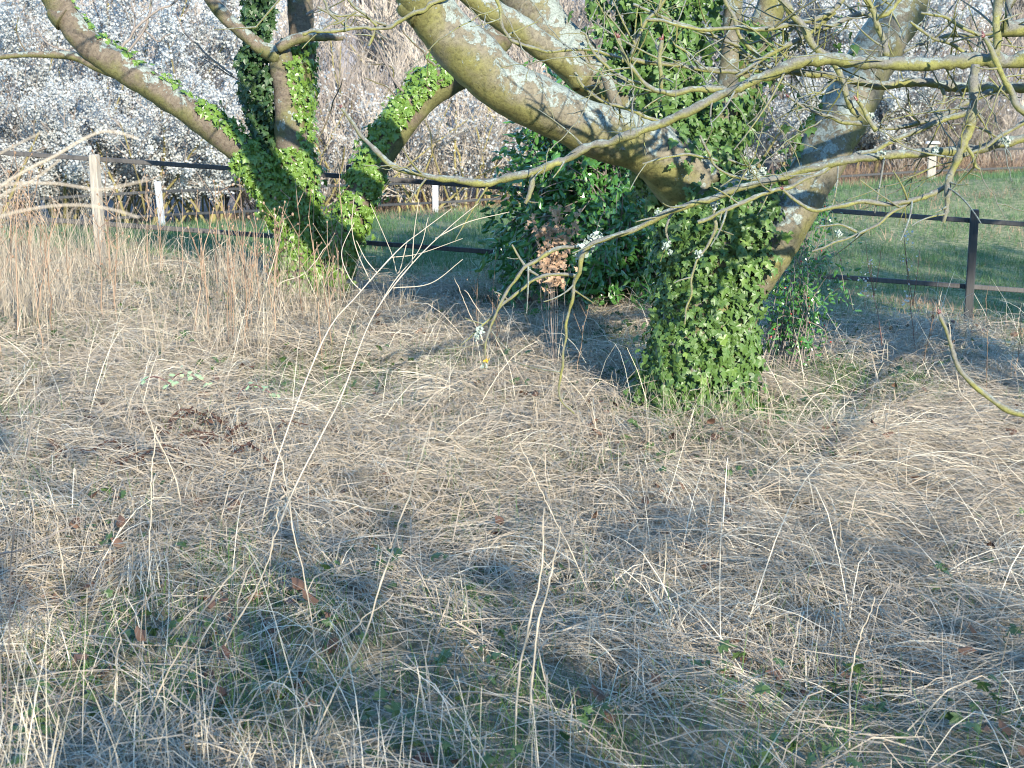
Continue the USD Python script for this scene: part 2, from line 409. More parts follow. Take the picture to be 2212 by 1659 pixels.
xs_near = np.concatenate([[-90, -60, -40, -28], np.arange(-20, -7, 0.5), np.arange(-7, 7.01, 0.1), np.arange(7.5, 20.1, 0.5), [28, 40, 60, 90]])
sheet("ground", xs_near, np.concatenate([np.arange(-40, 2, 2.0), np.arange(2, 14.81, 0.1)]), mat_ground, "rough ground matted with dead grass, before the dark rail fence")
xs_far = np.concatenate([[-90, -60, -40, -28], np.arange(-20, 20.1, 0.5), [28, 40, 60, 90]])
xs_far = np.union1d(xs_far, xs_near[(np.abs(xs_near) > 19)])
sheet("meadow", xs_near, np.concatenate([[14.8], np.arange(15.2, 38.7, 0.4)]), mat_meadow, "green grazed meadow between the two fences")
sheet("hillside", xs_far, np.concatenate([[38.4], np.arange(40, 80, 1.5), np.arange(82, 200, 6.0)]), mat_hill, "brown scrub-covered slope rising beyond the meadow")

# ---------------------------------------------------------------- fences
def box_between(p0, p1, h, w):
    """A plank from p0 to p1, h tall and w thick, with slightly chamfered edges."""
    d = unit(np.asarray(p1) - p0)
    side = unit(np.cross(d, [0, 0, 1.0])); up = np.cross(side, d)
    c = 0.006
    prof = [(-w / 2 + c, -h / 2), (w / 2 - c, -h / 2), (w / 2, -h / 2 + c), (w / 2, h / 2 - c), (w / 2 - c, h / 2), (-w / 2 + c, h / 2), (-w / 2, h / 2 - c), (-w / 2, -h / 2 + c)]
    n = len(prof)
    v = np.array([p + a * side + b * up for p in (np.asarray(p0), np.asarray(p1)) for a, b in prof])
    k = np.arange(n)
    f = [(i, (i + 1) % n, n + (i + 1) % n) for i in k] + [(i, n + (i + 1) % n, n + i) for i in k]
    f += [(0, i + 1, i) for i in range(1, n - 1)] + [(n, n + i, n + i + 1) for i in range(1, n - 1)]
    return v, np.array(f)


def post(base, top, w, cap=0.012):
    """A square post, bevelled at the top."""
    base, top = np.asarray(base, float), np.asarray(top, float)
    d = unit(top - base)
    a = unit(np.cross(d, [0.25, 1.0, 0])); b = np.cross(d, a)
    rings = []
    for t, s in ((0, 1), (1 - cap / np.linalg.norm(top - base), 1), (1, 0.8)):
        c = base + (top - base) * t
        rings.append([c + s * w / 2 * (x * a + y * b) for x, y in ((-.8, -1), (.8, -1), (1, -.8), (1, .8), (.8, 1), (-.8, 1), (-1, .8), (-1, -.8))])
    v = np.array(rings).reshape(-1, 3)
    f = []
    for r in range(2):
        for i in range(8):
            j = (i + 1) % 8
            f += [(r * 8 + i, r * 8 + j, r * 8 + 8 + j), (r * 8 + i, r * 8 + 8 + j, r * 8 + 8 + i)]
    f += [(16, 16 + i, 17 + i) for i in range(1, 7)]
    return v, np.array(f)


fence = thing("rail_fence", "dark two-rail paddock fence running behind both ivy-clad trees", "fence")
FY = lambda x: 14.5 - 0.065 * (x - 0)          # the fence line
fx = [-10.6, -7.3, -4.05, -1.55, 1.35, 4.36, 7.2, 10.2]
tops = []
for i, x in enumerate(fx):
    y = FY(x)
    z = float(ground_z(x, y, False))
    h = 1.17
    p0, p1 = np.array([x, y, z - 0.3]), np.array([x, y, z + h])
    if i == 2:
        p1 = np.array([x - 0.02, y, z + 1.10])
    if i == 5:
        p1 = np.array([x + 0.01, y, z + 1.16])
    obj("post", post(p0, p1, 0.085 if i != 5 else 0.078), wood_grey if i == 2 else wood_dark, fence, label="weathered grey post" if i == 2 else None)
    tops.append((x, y, z))
for (x0, y0, z0), (x1, y1, z1) in zip(tops[:-1], tops[1:]):
    for hh in (1.05, 0.42):
        yo = 0.075
        mid = (np.array([x0, y0 + yo, z0 + hh]), np.array([x1 - 0.004, y1 + yo, z1 + hh]))
        obj("rail", box_between(*mid, 0.046, 0.03), wood_rail, fence)

back = thing("white_post_fence", "further fence of pale posts and thin dark rails across the meadow", "fence")
bp = [(-110, 25, 29.0, 1.05, 0.10, 0), (355, 515, 30.0, 1.12, 0.105, -0.09), (941, 486, 35.0, 0.98, 0.12, 0), (1420, 455, 36.2, 1.0, 0.11, 0), (1803, 428, 36.8, 1.0, 0.13, 0), (2010, 407, 37.2, 1.12, 0.20, 0), (2420, 400, 38.0, 1.1, 0.12, 0)]
btops = []
for i, (u, v, D, h, w, lean) in enumerate(bp):
    p = at(u, v, D)
    z = float(ground_z(p[0], D))
    base = np.array([p[0], D, z - 0.2]); top = np.array([p[0] + lean, D, z + h])
    po = obj("post", post(base, top, w), wood_grey if i == 5 else wood_white, back)
    if i == 5:
        c = top + np.array([0, 0, 0.02])
        obj("post_cap", post(c - [0, 0, 0.019], c + [0, 0, 0.035], w * 1.75, 0.03), wood_white, back)
    btops.append((p[0], D, z))
for (x0, y0, z0), (x1, y1, z1) in zip(btops[:-1], btops[1:]):
    for hh in (0.92, 0.45):
        obj("rail", box_between(np.array([x0, y0 + 0.13, z0 + hh]), np.array([x1 - 0.01, y1 + 0.13, z1 + hh]), 0.055, 0.03), wood_dark, back)


# ---------------------------------------------------------------- tracing limbs
def limb(pts, wid, D, n=None, sides=14, lump=0.12, seed=0, flare=0.0):
    """pts: (u, v) in the 2212-wide view; wid: widths there in those pixels; D: a depth or one for each point."""
    D = np.broadcast_to(np.asarray(D, float), (len(pts),))
    w = np.interp(np.linspace(0, 1, len(pts)), np.linspace(0, 1, len(np.atleast_1d(wid))), np.atleast_1d(wid))
    q = np.array([[*at(u, v, d), 0.5 * ww * d / FV] for (u, v), d, ww in zip(pts, D, w)])
    L = np.linalg.norm(np.diff(q[:, :3], axis=0), axis=1).sum()
    n = n or int(np.clip(L / max(q[:, 3].mean() * 0.7, 0.02), 6, 80))
    s = spline(q, n)
    return s[:, :3], np.maximum(s[:, 3], 0.0015)


def limb_mesh(pr, sides=14, lump=0.12, seed=0):
    return tube(pr[0], pr[1], sides, lump, seed)


def surface_points(p, r, n, span=(0, 1), facing=None, r_=rng, cone=None):
    """Random points on a limb's bark: positions, outward directions, along directions."""
    s = np.linspace(0, 1, len(p))
    x = r_.uniform(*span, n)
    P = np.stack([np.interp(x, s, p[:, k]) for k in range(3)], 1)
    R = np.interp(x, s, r)
    t, a, b = frames(p)
    T = unit(np.stack([np.interp(x, s, t[:, k]) for k in range(3)], 1))
    A = unit(np.stack([np.interp(x, s, a[:, k]) for k in range(3)], 1))
    B = unit(np.cross(A, T))
    th = r_.uniform(0, 2 * np.pi, n)
    N = np.cos(th)[:, None] * A + np.sin(th)[:, None] * B
    keep = np.ones(n, bool)
    if facing is not None:
        keep = (N @ unit(facing)) > (cone if cone is not None else r_.uniform(-0.6, 0.6, n))
    return P[keep] + N[keep] * R[keep, None], N[keep], T[keep], x[keep]


def ivy_leaves(P, N, size, spread=0.05, r_=rng):
    n = len(P)
    off = r_.exponential(spread, n)
    pos = P + N * (0.012 + off[:, None])
    nrm = unit(N + 0.45 * r_.standard_normal((n, 3)) + [0.05, -0.25, 0.25])
    tip = unit(np.array([0, 0, -1.0]) + 0.45 * r_.standard_normal((n, 3)))
    s = size * r_.uniform(0.6, 1.35, n)
    return leaves(pos, nrm, tip, s, IVY_OUT, 0.25, r=r_)


CAM = np.array([0, 0, CAM_Z])


# ---------------------------------------------------------------- right tree
DA = 10.0
a_base = on_ground(1505, 900)
treeA = thing("large_ivy_tree", "big leaning tree with ivy-wrapped trunk and lichened limbs right of centre", "tree")
r2 = np.random.default_rng(21)
A_trunk = limb([(1490, 960), (1500, 890), (1512, 800), (1528, 700), (1545, 600), (1560, 520), (1560, 450), (1545, 400)], [270, 236, 204, 196, 204, 226, 226, 170], DA, 36)
A_left = limb([(1500, 400), (1440, 345), (1390, 312), (1320, 292), (1240, 262), (1160, 222), (1085, 178), (1020, 125), (965, 70), (925, 15), (885, -60), (840, -160)], [150, 128, 116, 112, 116, 120, 116, 112, 110, 104, 96], [10.0, 9.9, 9.85, 9.8, 9.75, 9.7, 9.65, 9.6, 9.6, 9.55, 9.5, 9.5], 60)
A_back = limb([(1480, 380), (1430, 290), (1360, 225), (1290, 170), (1225, 105), (1160, 30), (1100, -50)], [120, 100, 96, 96, 100, 100, 95], [10.1, 10.2, 10.3, 10.35, 10.4, 10.45, 10.5], 44)
A_fork = limb([(1262, 172), (1215, 130), (1165, 96), (1110, 55), (1050, 15), (985, -40)], [60, 58, 58, 56, 52, 46], [10.25, 10.2, 10.15, 10.1, 10.1, 10.1], 30)
A_right = limb([(1600, 660), (1640, 590), (1672, 530), (1700, 470), (1735, 410), (1770, 350), (1805, 285), (1845, 205), (1893, 110), (1935, 30), (1975, -50)], [70, 88, 98, 104, 104, 104, 106, 108, 108, 106, 100], [9.95, 9.9, 9.9, 9.95, 10.0, 10.05, 10.1, 10.2, 10.3, 10.4, 10.5], 48)
A_mid = limb([(1530, 470), (1470, 400), (1445, 330), (1430, 200), (1420, 60), (1410, -80)], [140, 120, 105, 92, 80, 70], 10.25, 40)
A_mid2 = limb([(1555, 460), (1560, 330), (1570, 200), (1580, 60), (1592, -60)], [90, 60, 46, 40, 36], 10.15, 34)
A_top = limb([(1590, 260), (1625, 130), (1662, 20), (1700, -80)], [60, 56, 60, 56], 10.4, 20)
for k, (nm, pr, sd) in enumerate((("trunk", A_trunk, 20), ("limb", A_left, 20), ("limb", A_back, 16), ("limb", A_fork, 14), ("limb", A_right, 18), ("limb", A_mid, 14), ("limb", A_mid2, 10), ("limb", A_top, 12))):
    obj(nm, limb_mesh(pr, sd, 0.2, 30 + k), bark_a, treeA, smooth=True, uv=tube_uv(pr[0], pr[1], sd))
# crown above the picture
rc = np.random.default_rng(404)
for base, rad in ((A_left, 0.11), (A_back, 0.11), (A_right, 0.13), (A_mid, 0.1), (A_mid2, 0.06), (A_top, 0.08), (A_fork, 0.06)):
    e = base[0][-1]; d0 = unit(base[0][-1] - base[0][-4])
    tip = e + d0 * 2.6 + [0, 0, 1.2]
    q = spline(np.hstack([np.array([base[0][-2], e + d0 * 0.9, tip]), np.array([[base[1][-1]], [rad * 0.8], [rad * 0.45]])]), 16)
    obj("limb", tube(q[:, :3], q[:, 3], 8), bark_a, treeA, smooth=True)
    tw_p, tw_r = [], []
    for k in range(26):
        i = rc.integers(6, 16)
        dd = unit(d0 * 0.4 + rc.standard_normal(3) * 0.8 + [0, 0, 0.4]); L = rc.uniform(0.8, 2.4)
        b0 = q[i, :3]
        pp = b0 + dd * L * np.linspace(0, 1, 7)[:, None] + 0.18 * L * rc.standard_normal(3) * np.linspace(0, 1, 7)[:, None] ** 2
        tw_p.append(pp); tw_r.append(np.linspace(0.018, 0.005, 7))
        for j in range(4):
            m = rc.integers(2, 7); d2 = unit(dd + 0.9 * rc.standard_normal(3)); L2 = rc.uniform(0.3, 0.9)
            tw_p.append(pp[m] + d2 * L2 * np.linspace(0, 1, 7)[:, None]); tw_r.append(np.linspace(0.007, 0.003, 7))
    obj("twigs", quick_tubes(np.array(tw_p), np.array(tw_r), 4), bark_c, treeA, kind="stuff")
# knob where a branch was lost, and a sawn stub
kn = limb([(905, 25), (880, 14), (866, 5)], [70, 52, 40], 9.5, 8)
obj("knob", limb_mesh(kn, 12, 0.25, 3), bark_a, treeA, smooth=True)
stub = limb([(1335, 235), (1318, 190), (1308, 160)], [26, 24, 22], 10.0, 8)
obj("sawn_stub", limb_mesh(stub, 10, 0.1, 4), bark_a, treeA, smooth=True)


# ---------------------------------------------------------------- twigs
def bud(tip, d, size=0.012, r_=rng):
    parts = []
    for k in range(4):
        dd = unit(d + (0.6 if k else 0.0) * r_.standard_normal(3))
        L = size * (2.2 if k == 0 else r_.uniform(1.1, 1.7))
        q = tip + dd * np.linspace(0, L, 5)[:, None]
        parts.append(tube(q, size * np.array([0.3, 0.45, 0.42, 0.25, 0.04]), 5))
    return join(parts)


def twig(parent, name, pts, wid, D, mat, seed, buds=False, spurs=0, wobble=0.006, sides=9, fine=0):
    r_ = np.random.default_rng(seed)
    p, r = limb(pts, wid, D)
    L = np.linalg.norm(np.diff(p, axis=0), axis=1).sum()
    n = int(np.clip(L / 0.022, 10, 130))
    q = spline(np.hstack([p, r[:, None]]), n)
    p, r = q[:, :3], q[:, 3]
    s = np.linspace(0, L, n)
    wig = np.stack([meshkit.noise(np.stack([s * 13 + 31 * k, np.full(n, seed * 1.7), np.zeros(n)], 1), k) - 0.5 for k in range(3)], 1)
    p = p + wig * wobble * 3.4
    r = r * (1 + 0.55 * (meshkit.noise(np.stack([s * 45, np.full(n, seed * 2.3), np.zeros(n)], 1), 9) - 0.4))   # rings and knuckles
    b = obj(name, tube(p, r, sides), mat, parent, smooth=True)
    t = np.gradient(p, axis=0)
    if buds:
        obj("bud", bud(p[-1], unit(t[-1]), max(0.011, 1.6 * r[-1]), r_), bud_mat, b, smooth=True)
    for k in range(spurs):       # short spur shoots, each ringed and ending in a bud
        i = int(r_.uniform(0.12, 0.92) * n)
        d = unit(np.cross(unit(t[i]), r_.standard_normal(3)) + 0.5 * unit(t[i]) + [0, 0, 0.15])
        Ls = r_.uniform(0.05, 0.2) if r_.uniform() < 0.6 else r_.uniform(0.2, 0.5)
        m = 9
        x = np.linspace(0, 1, m)[:, None]
        bend = unit(r_.standard_normal(3)) * Ls * 0.25
        sp = p[i] + d * Ls * x + bend * x ** 2
        rad = np.linspace(min(r[i] * 0.6, 0.006), 0.0028, m) * (1 + 0.25 * r_.uniform(-1, 1, m))
        o = obj("spur", tube(sp, rad, 6), mat, b, smooth=True)
    for k in range(fine):        # long fine side twigs that fork once or twice
        i = int(r_.uniform(0.08, 0.95) * n)
        d = unit(r_.standard_normal(3) * [1, 0.45, 0.8] + 0.5 * unit(t[i]))
        Lf = r_.uniform(0.25, 0.8)
        x = np.linspace(0, 1, 14)[:, None]
        sp = p[i] + d * Lf * x + unit(r_.standard_normal(3)) * Lf * 0.28 * x ** 2 + np.cumsum(r_.normal(0, 0.006, (14, 3)), 0)
        parts_ = [tube(sp, np.linspace(0.0045, 0.0022, 14), 5)]
        for j in range(r_.integers(1, 4)):
            q0 = sp[r_.integers(3, 13)]
            d2 = unit(d + 0.9 * r_.standard_normal(3)); L2 = Lf * r_.uniform(0.2, 0.45)
            parts_.append(tube(q0 + d2 * L2 * x[::2] + np.cumsum(r_.normal(0, 0.005, (7, 3)), 0), np.linspace(0.003, 0.0018, 7), 4))
        obj("twig", join(parts_), mat, b, smooth=True)
    return p, r


treeC = thing("overhanging_tree", "tree out of view at right whose lichen-coated bare branches reach across the picture", "tree")
cb = np.array([5.7, 8.6, 0.0]); cb[2] = ground_z(cb[0], cb[1])
ctr = np.array([cb + [0, 0, -0.3], cb + [0.0, 0, 0.6], cb + [-0.05, 0.05, 1.6], cb + [0.1, 0.1, 2.6], cb + [0.4, 0.2, 4.0], cb + [0.6, 0.1, 5.6]])
cq = spline(np.hstack([ctr, np.array([[0.46], [0.36], [0.31], [0.3], [0.24], [0.16]])]), 26)
obj("trunk", tube(cq[:, :3], cq[:, 3], 16, 0.12, 5), bark_a, treeC, smooth=True)
# limbs that carry the branches from the trunk to the frame's edge
def world_limb(parent, pts, rad, mat, seed, sides=10, name="limb"):
    q = spline(np.hstack([np.array(pts, float), np.array(rad, float)[:, None]]), 24)
    obj(name, tube(q[:, :3], q[:, 3], sides, 0.1, seed), mat, parent, smooth=True)

DC = 7.7
e1, e2, e3, e4 = at(2290, 122, 7.5), at(2290, 196, 7.9), at(2290, 296, 7.6), at(2290, 930, 6.3)
world_limb(treeC, [cb + [0.05, 0.05, 2.3], cb + [-0.9, 0.1, 2.35], e1], [0.12, 0.075, 0.044], bark_c, 1)
world_limb(treeC, [cb + [0, 0, 1.9], cb + [-1.0, 0.3, 2.0], e2], [0.1, 0.06, 0.03], bark_c, 2)
world_limb(treeC, [cb + [0, 0, 1.6], cb + [-1.1, 0.2, 1.75], e3], [0.1, 0.055, 0.026], bark_c, 3)
world_limb(treeC, [cb + [0, -0.1, 2.4], cb + [-1.3, -1.4, 1.9], e4 + [0.5, 0.2, 0.25], e4], [0.07, 0.03, 0.014, 0.011], bark_c, 4)
world_limb(treeC, [cb + [0.3, 0.1, 3.6], cb + [-1.0, 0.2, 3.4], at(2225, 60, 7.9), at(2185, -20, 7.9)], [0.1, 0.08, 0.06, 0.05], bark_c, 5)
TW = [
    # points, widths, depth, spurs, buds
    ([(2290, 122), (2212, 128), (2150, 132), (2050, 136), (1950, 135), (1850, 130), (1770, 127), (1690, 150), (1620, 176), (1560, 206), (1500, 232), (1440, 262), (1351, 297), (1280, 315), (1215, 349), (1130, 380), (1044, 393), (980, 389), (914, 379), (870, 366), (839, 350), (800, 312), (770, 280), (736, 232)], [36, 34, 30, 24, 21, 19, 17, 15, 12, 8], np.linspace(7.5, 8.3, 24), 9, True),
    ([(1155, 372), (1150, 405), (1133, 438)], [13, 12, 10], 8.0, 0, False),
    ([(2290, 296), (2212, 297), (2105, 321), (2003, 330), (1900, 337), (1798, 352), (1729, 373), (1661, 392), (1593, 410), (1524, 432), (1458, 452), (1380, 492), (1317, 515), (1276, 528), (1256, 568), (1245, 600), (1235, 651), (1221, 720), (1211, 805), (1211, 856), (1240, 892)], [24, 22, 20, 18, 16, 15, 13, 11, 8, 6, 4], np.linspace(7.6, 8.2, 21), 8, False),
    ([(1276, 528), (1214, 535), (1173, 552), (1136, 580), (1105, 617), (1078, 665), (1057, 720), (1047, 771), (1045, 796)], [10, 9, 8, 6, 4], 8.1, 2, False),
    ([(1245, 597), (1208, 595), (1163, 600), (1122, 624), (1078, 665), (1044, 699), (1023, 723), (999, 742)], [9, 8, 7, 6, 4], 8.15, 2, False),
    ([(1165, 600), (1139, 577), (1120, 553), (1105, 530)], [7, 6, 4], 8.15, 0, False),
    ([(2105, 236), (2003, 273), (1952, 290), (1883, 325), (1798, 359), (1695, 407), (1627, 424), (1559, 458), (1507, 478)], [13, 12, 11, 10, 9], 7.75, 4, False),
    ([(2112, 140), (2109, 160), (2102, 205), (2095, 273), (2081, 310), (2068, 359), (2051, 396), (2047, 444), (2034, 482)], [24, 22, 21, 20, 17, 12, 9], 7.45, 5, False),
    ([(2051, 396), (2040, 406), (1986, 430), (1917, 441), (1866, 436), (1815, 445), (1764, 454), (1729, 441), (1688, 408)], [14, 13, 12, 11, 9, 7], 7.5, 2, True),
    ([(1986, 430), (1935, 455), (1883, 492), (1832, 516), (1753, 542)], [9, 8, 7, 6, 5], 7.5, 2, False),
    ([(1850, 505), (1815, 484), (1770, 487)], [7, 6, 5], 7.5, 0, False),
    ([(2290, 196), (2212, 191), (2140, 191), (2071, 186), (1969, 179), (1900, 185), (1832, 172), (1764, 161), (1695, 155), (1627, 154), (1569, 154), (1524, 150), (1456, 137)], [26, 24, 22, 20, 17, 14, 11, 8], 8.0, 6, False),
    ([(1798, 126), (1764, 106), (1740, 68), (1712, 27), (1688, 0), (1650, -60)], [16, 17, 18, 18, 20], 7.75, 2, False),
    ([(1798, 126), (1815, 154), (1822, 191), (1835, 226), (1859, 253)], [17, 16, 15, 13, 10], 7.7, 1, False),
    ([(1890, 285), (1868, 240), (1852, 214)], [12, 11, 9], 7.65, 0, True),
    ([(1863, 264), (1818, 264), (1784, 250), (1740, 232), (1702, 208)], [12, 11, 9, 8, 6], 7.7, 1, True),
    ([(1400, 40), (1456, 51), (1507, 65), (1559, 64), (1627, 61), (1680, 58), (1723, 51), (1781, 34), (1815, 5), (1850, -50)], [8, 9, 10, 11, 12, 13], 7.8, 5, False),
    ([(1569, 202), (1555, 191), (1500, 189), (1458, 202), (1430, 195), (1405, 188), (1370, 154), (1345, 120), (1333, 85)], [17, 16, 15, 13, 11, 9, 8], 7.85, 2, True),
    ([(1429, 190), (1425, 150), (1424, 120), (1429, 85)], [11, 10, 10], 7.85, 0, True),
    ([(1386, 184), (1336, 159), (1302, 137), (1277, 106), (1268, 77), (1251, 65)], [8, 7, 7, 6, 5], 7.9, 1, False),
    ([(1055, -40), (1075, 10), (1097, 77), (1131, 99), (1183, 111), (1234, 109), (1285, 109), (1336, 122), (1344, 133)], [9, 8, 7, 7, 7], 8.2, 3, False),
    ([(1560, 150), (1458, 142), (1422, 137), (1385, 132), (1364, 123), (1374, 89), (1396, 46), (1415, 27), (1440, -10)], [11, 11, 10, 9, 9], 8.0, 2, False),
    ([(1640, 130), (1560, 85), (1458, 50), (1410, 28), (1370, 8)], [10, 9, 8, 7], 8.1, 3, False),
    ([(1239, 160), (1268, 193), (1302, 219), (1353, 238), (1405, 253), (1430, 262)], [6, 7, 8, 9, 10], 8.1, 2, False),
    ([(2152, 118), (2152, 77), (2154, 43), (2157, 0), (2162, -50)], [18, 19, 20, 22], 7.5, 4, False),
    ([(2230, 250), (2214, 236), (2195, 219), (2178, 185), (2161, 154), (2140, 111), (2127, 80)], [17, 16, 16, 14, 12, 10], 7.2, 1, True),
    ([(1913, 122), (1906, 85), (1894, 51), (1877, 17), (1860, -20)], [15, 14, 14, 13], 7.7, 1, False),
    ([(1966, 48), (1998, 73), (2050, 92), (2085, 118)], [6, 8, 9, 10], 7.8, 1, False),
    ([(1950, 108), (2007, 89), (2058, 77), (2109, 75), (2161, 72), (2214, 68), (2290, 60)], [8, 9, 10, 12, 13], 7.9, 3, False),
    ([(1993, 27), (2033, 31), (2063, 51), (2109, 75), (2150, 100)], [7, 8, 9, 10], 7.8, 1, False),
    ([(2250, 245), (2212, 267), (2140, 310), (2095, 335), (2060, 350)], [11, 9, 7, 5], 7.5, 0, False),
    ([(2290, 930), (2230, 905), (2180, 885), (2140, 860), (2095, 825), (2065, 780), (2047, 720), (2031, 676)], [18, 16, 15, 14, 12, 10, 8], 6.3, 0, True),
    ([(2140, 193), (2113, 210), (2075, 229), (2050, 243), (2024, 255), (1973, 267), (1921, 275), (1885, 275)], [14, 12, 11, 10, 8], 7.9, 2, False),
    ([(1661, 388), (1609, 389), (1566, 372), (1541, 350), (1524, 321), (1513, 296)], [8, 7, 6, 5], 8.0, 2, False),
    ([(1548, 352), (1530, 343), (1489, 335), (1455, 335), (1404, 346), (1385, 352)], [6, 6, 6, 6, 5], 8.05, 1, False),
    ([(1650, 386), (1626, 366), (1595, 352), (1575, 345)], [7, 6, 5], 8.05, 1, False),
    ([(1546, 428), (1545, 463), (1541, 497), (1524, 535), (1508, 556), (1490, 640), (1478, 700)], [9, 8, 7, 6, 4], 8.05, 1, False),
    ([(1460, 455), (1440, 475), (1437, 505), (1450, 530)], [7, 6, 5, 4], 8.05, 0, False),
    ([(1800, 20), (1760, 60), (1700, 100), (1640, 130), (1590, 165)], [16, 14, 12, 10, 7], 7.85, 3, False),
    ([(1716, 55), (1690, 90), (1700, 128), (1745, 150)], [8, 7, 6, 5], 7.9, 1, False),
    ([(1560, -20), (1585, 40), (1610, 90), (1660, 140), (1720, 152)], [8, 9, 9, 8, 6], 7.95, 3, False),
    ([(1456, 96), (1490, 120), (1508, 148)], [6, 6, 5], 7.95, 0, False),
    ([(2212, 262), (2235, 240), (2260, 225)], [5, 7, 8], 7.5, 0, False),
    ([(1900, 30), (1850, 35), (1810, 50), (1780, 66)], [13, 12, 10, 7], 7.8, 2, False),
    ([(1960, -30), (1925, 20), (1900, 35)], [12, 12, 12], 7.8, 1, False),
    ([(2020, 250), (2040, 215), (2035, 190)], [9, 8, 6], 7.9, 1, False),
    ([(2081, 310), (2100, 335), (2106, 355), (2118, 362)], [9, 8, 7, 4], 7.45, 0, False),
]
for k, (pts, wid, D, spurs, bd) in enumerate(TW):
    D = np.asarray(D, float)
    twig(treeC, "branch", pts, np.asarray(wid) * 0.88, D, bark_c, 100 + k, bd, spurs + (4 if pts[0][1] < 210 else 1), fine=(3 if len(pts) > 4 else 2) if pts[0][1] < 270 else 0)
# unseen upper crown of the overhanging tree (it throws the dappled shade)
for k in range(8):
    b0 = cq[14 + k % 10, :3]
    d = unit(np.array([math.cos(k * 2.4), math.sin(k * 2.4), 0.55]))
    world_limb(treeC, [b0, b0 + d * 1.2, b0 + d * 2.4 + [0, 0, 0.2], b0 + d * 3.6 + [0, 0, -0.1]], [0.08, 0.055, 0.035, 0.012], bark_c, 40 + k, 7)


# frilly lichen tufts on the branch in front of the trunk
def lichen_tuft(c, size, n, seed):
    r_ = np.random.default_rng(seed)
    d = unit(r_.standard_normal((n, 3)) * [1, 1, 1])
    pos = c + d * size * r_.uniform(0.1, 0.9, (n, 1))
    V, f = leaves(pos, d + 0.6 * r_.standard_normal((n, 3)), r_.standard_normal((n, 3)), size * r_.uniform(0.35, 0.6, n), np.array([(0, 0), (.4, .1), (.3, .4), (.5, .7), (.15, .75), (0, 1), (-.2, .7), (-.5, .75), (-.3, .4), (-.4, .1)]), r=r_)
    return leaf_mesh(V, f)


for k, (u, v, sz, D) in enumerate([(1288, 516, 0.055, 8.05), (1262, 540, 0.06, 8.05), (1252, 556, 0.03, 8.08), (1139, 578, 0.022, 8.12), (1036, 716, 0.035, 8.12), (1030, 728, 0.025, 8.12), (1441, 530, 0.03, 8.02), (1448, 545, 0.02, 8.02), (1541, 440, 0.035, 8.0), (1549, 428, 0.025, 8.0), (1625, 374, 0.045, 7.98), (1645, 370, 0.035, 7.98), (1419, 458, 0.022, 8.05), (1045, 790, 0.022, 8.1), (2020, 326, 0.03, 7.6), (2170, 302, 0.04, 7.55), (1905, 332, 0.03, 7.7), (1882, 250, 0.02, 7.7), (1509, 548, 0.03, 8.04), (1812, 505, 0.025, 7.5)]):
    obj("lichen_tuft", lichen_tuft(at(u, v, D), sz, 46, 300 + k), lichen_mat, treeC)
obj("lichen_tuft", lichen_tuft(at(1050, 778, 8.1), 0.022, 20, 333), orange_mat, treeC, label="orange lichen on hanging twig tip")

# ---------------------------------------------------------------- ivy of the right tree
ivyA = thing("ivy_plant", "glossy green ivy wrapping the trunk of the big leaning tree right of centre", "ivy")
V_all = []
def trunk_mask(P, x, u_lim):
    """Ivy keeps off the bare bark strip on the trunk's right edge."""
    rel = P - CAM
    dy = rel[:, 1] * math.cos(PITCH) - rel[:, 2] * math.sin(PITCH)
    u = 1106 + FV * rel[:, 0] / dy
    vv = 829.5 - FV * (rel[:, 1] * math.sin(PITCH) + rel[:, 2] * math.cos(PITCH)) / dy
    edge = np.interp(vv, [380, 430, 480, 560, 640, 700, 760, 900], [1690, 1700, 1665, 1640, 1615, 1612, 1640, 1680])
    return (u < edge + 9 * r2.standard_normal(len(u))) | (P[:, 1] > DA + 0.1)


P, N, T, x = surface_points(*A_trunk, 8200, (0.06, 1), r_=r2)
k_ = trunk_mask(P, x, 0)
V, fIvy = ivy_leaves(P[k_], N[k_], 0.060, 0.03, r2); V_all.append(V)
for pr, cnt, span, fc, cone in ((A_mid, 2600, (0.1, 1), None, None), (A_mid2, 500, (0.0, 0.5), None, None), (A_left, 240, (0.0, 0.14), (0, 0, 1), None), (A_right, 420, (0.0, 0.55), (-0.8, 0.4, -0.2), 0.25), (A_right, 120, (0.55, 1), (-0.9, 0.4, 0.2), 0.3), (A_back, 260, (0, 0.3), None, None), (A_top, 200, (0, .6), None, None)):
    P, N, T, x = surface_points(*pr, cnt, span, fc, r2, cone)
    V, _ = ivy_leaves(P, N, 0.066, 0.06, r2); V_all.append(V)
# loose ivy growing out between the upright stems
n = 2600
u = np.interp(r2.uniform(0, 1, n), [0, 1], [1255, 1600]); v = r2.uniform(-60, 430, n)
ctr_u = np.interp(v, [-60, 100, 250, 430], [1420, 1410, 1450, 1530]); half = np.interp(v, [-60, 100, 250, 430], [150, 165, 130, 120])
ok = np.abs(u - ctr_u) < half * np.sqrt(r2.uniform(0, 1, n)) * 1.1
dens = meshkit.noise(np.stack([u / 60, v / 60, np.zeros(n)], 1), 4) > 0.38
P = np.array([at(a, b, d) for a, b, d in zip(u[ok & dens], v[ok & dens], r2.uniform(10.05, 10.7, (ok & dens).sum()))])
V, _ = leaves(P, unit(r2.standard_normal((len(P), 3)) * 0.6 + [0, -1, 0.3]), unit(r2.standard_normal((len(P), 3)) * 0.5 + [0, 0, -1]), 0.066 * r2.uniform(0.6, 1.35, len(P)), IVY_OUT, r=r2)
V_all.append(V)
V_all = np.concatenate(V_all)
c = V_all.mean(1)
nrm = np.cross(V_all[:, 3] - V_all[:, 1], V_all[:, 7] - V_all[:, 1])
rel = c - CAM
dy = rel[:, 1] * math.cos(PITCH) - rel[:, 2] * math.sin(PITCH)
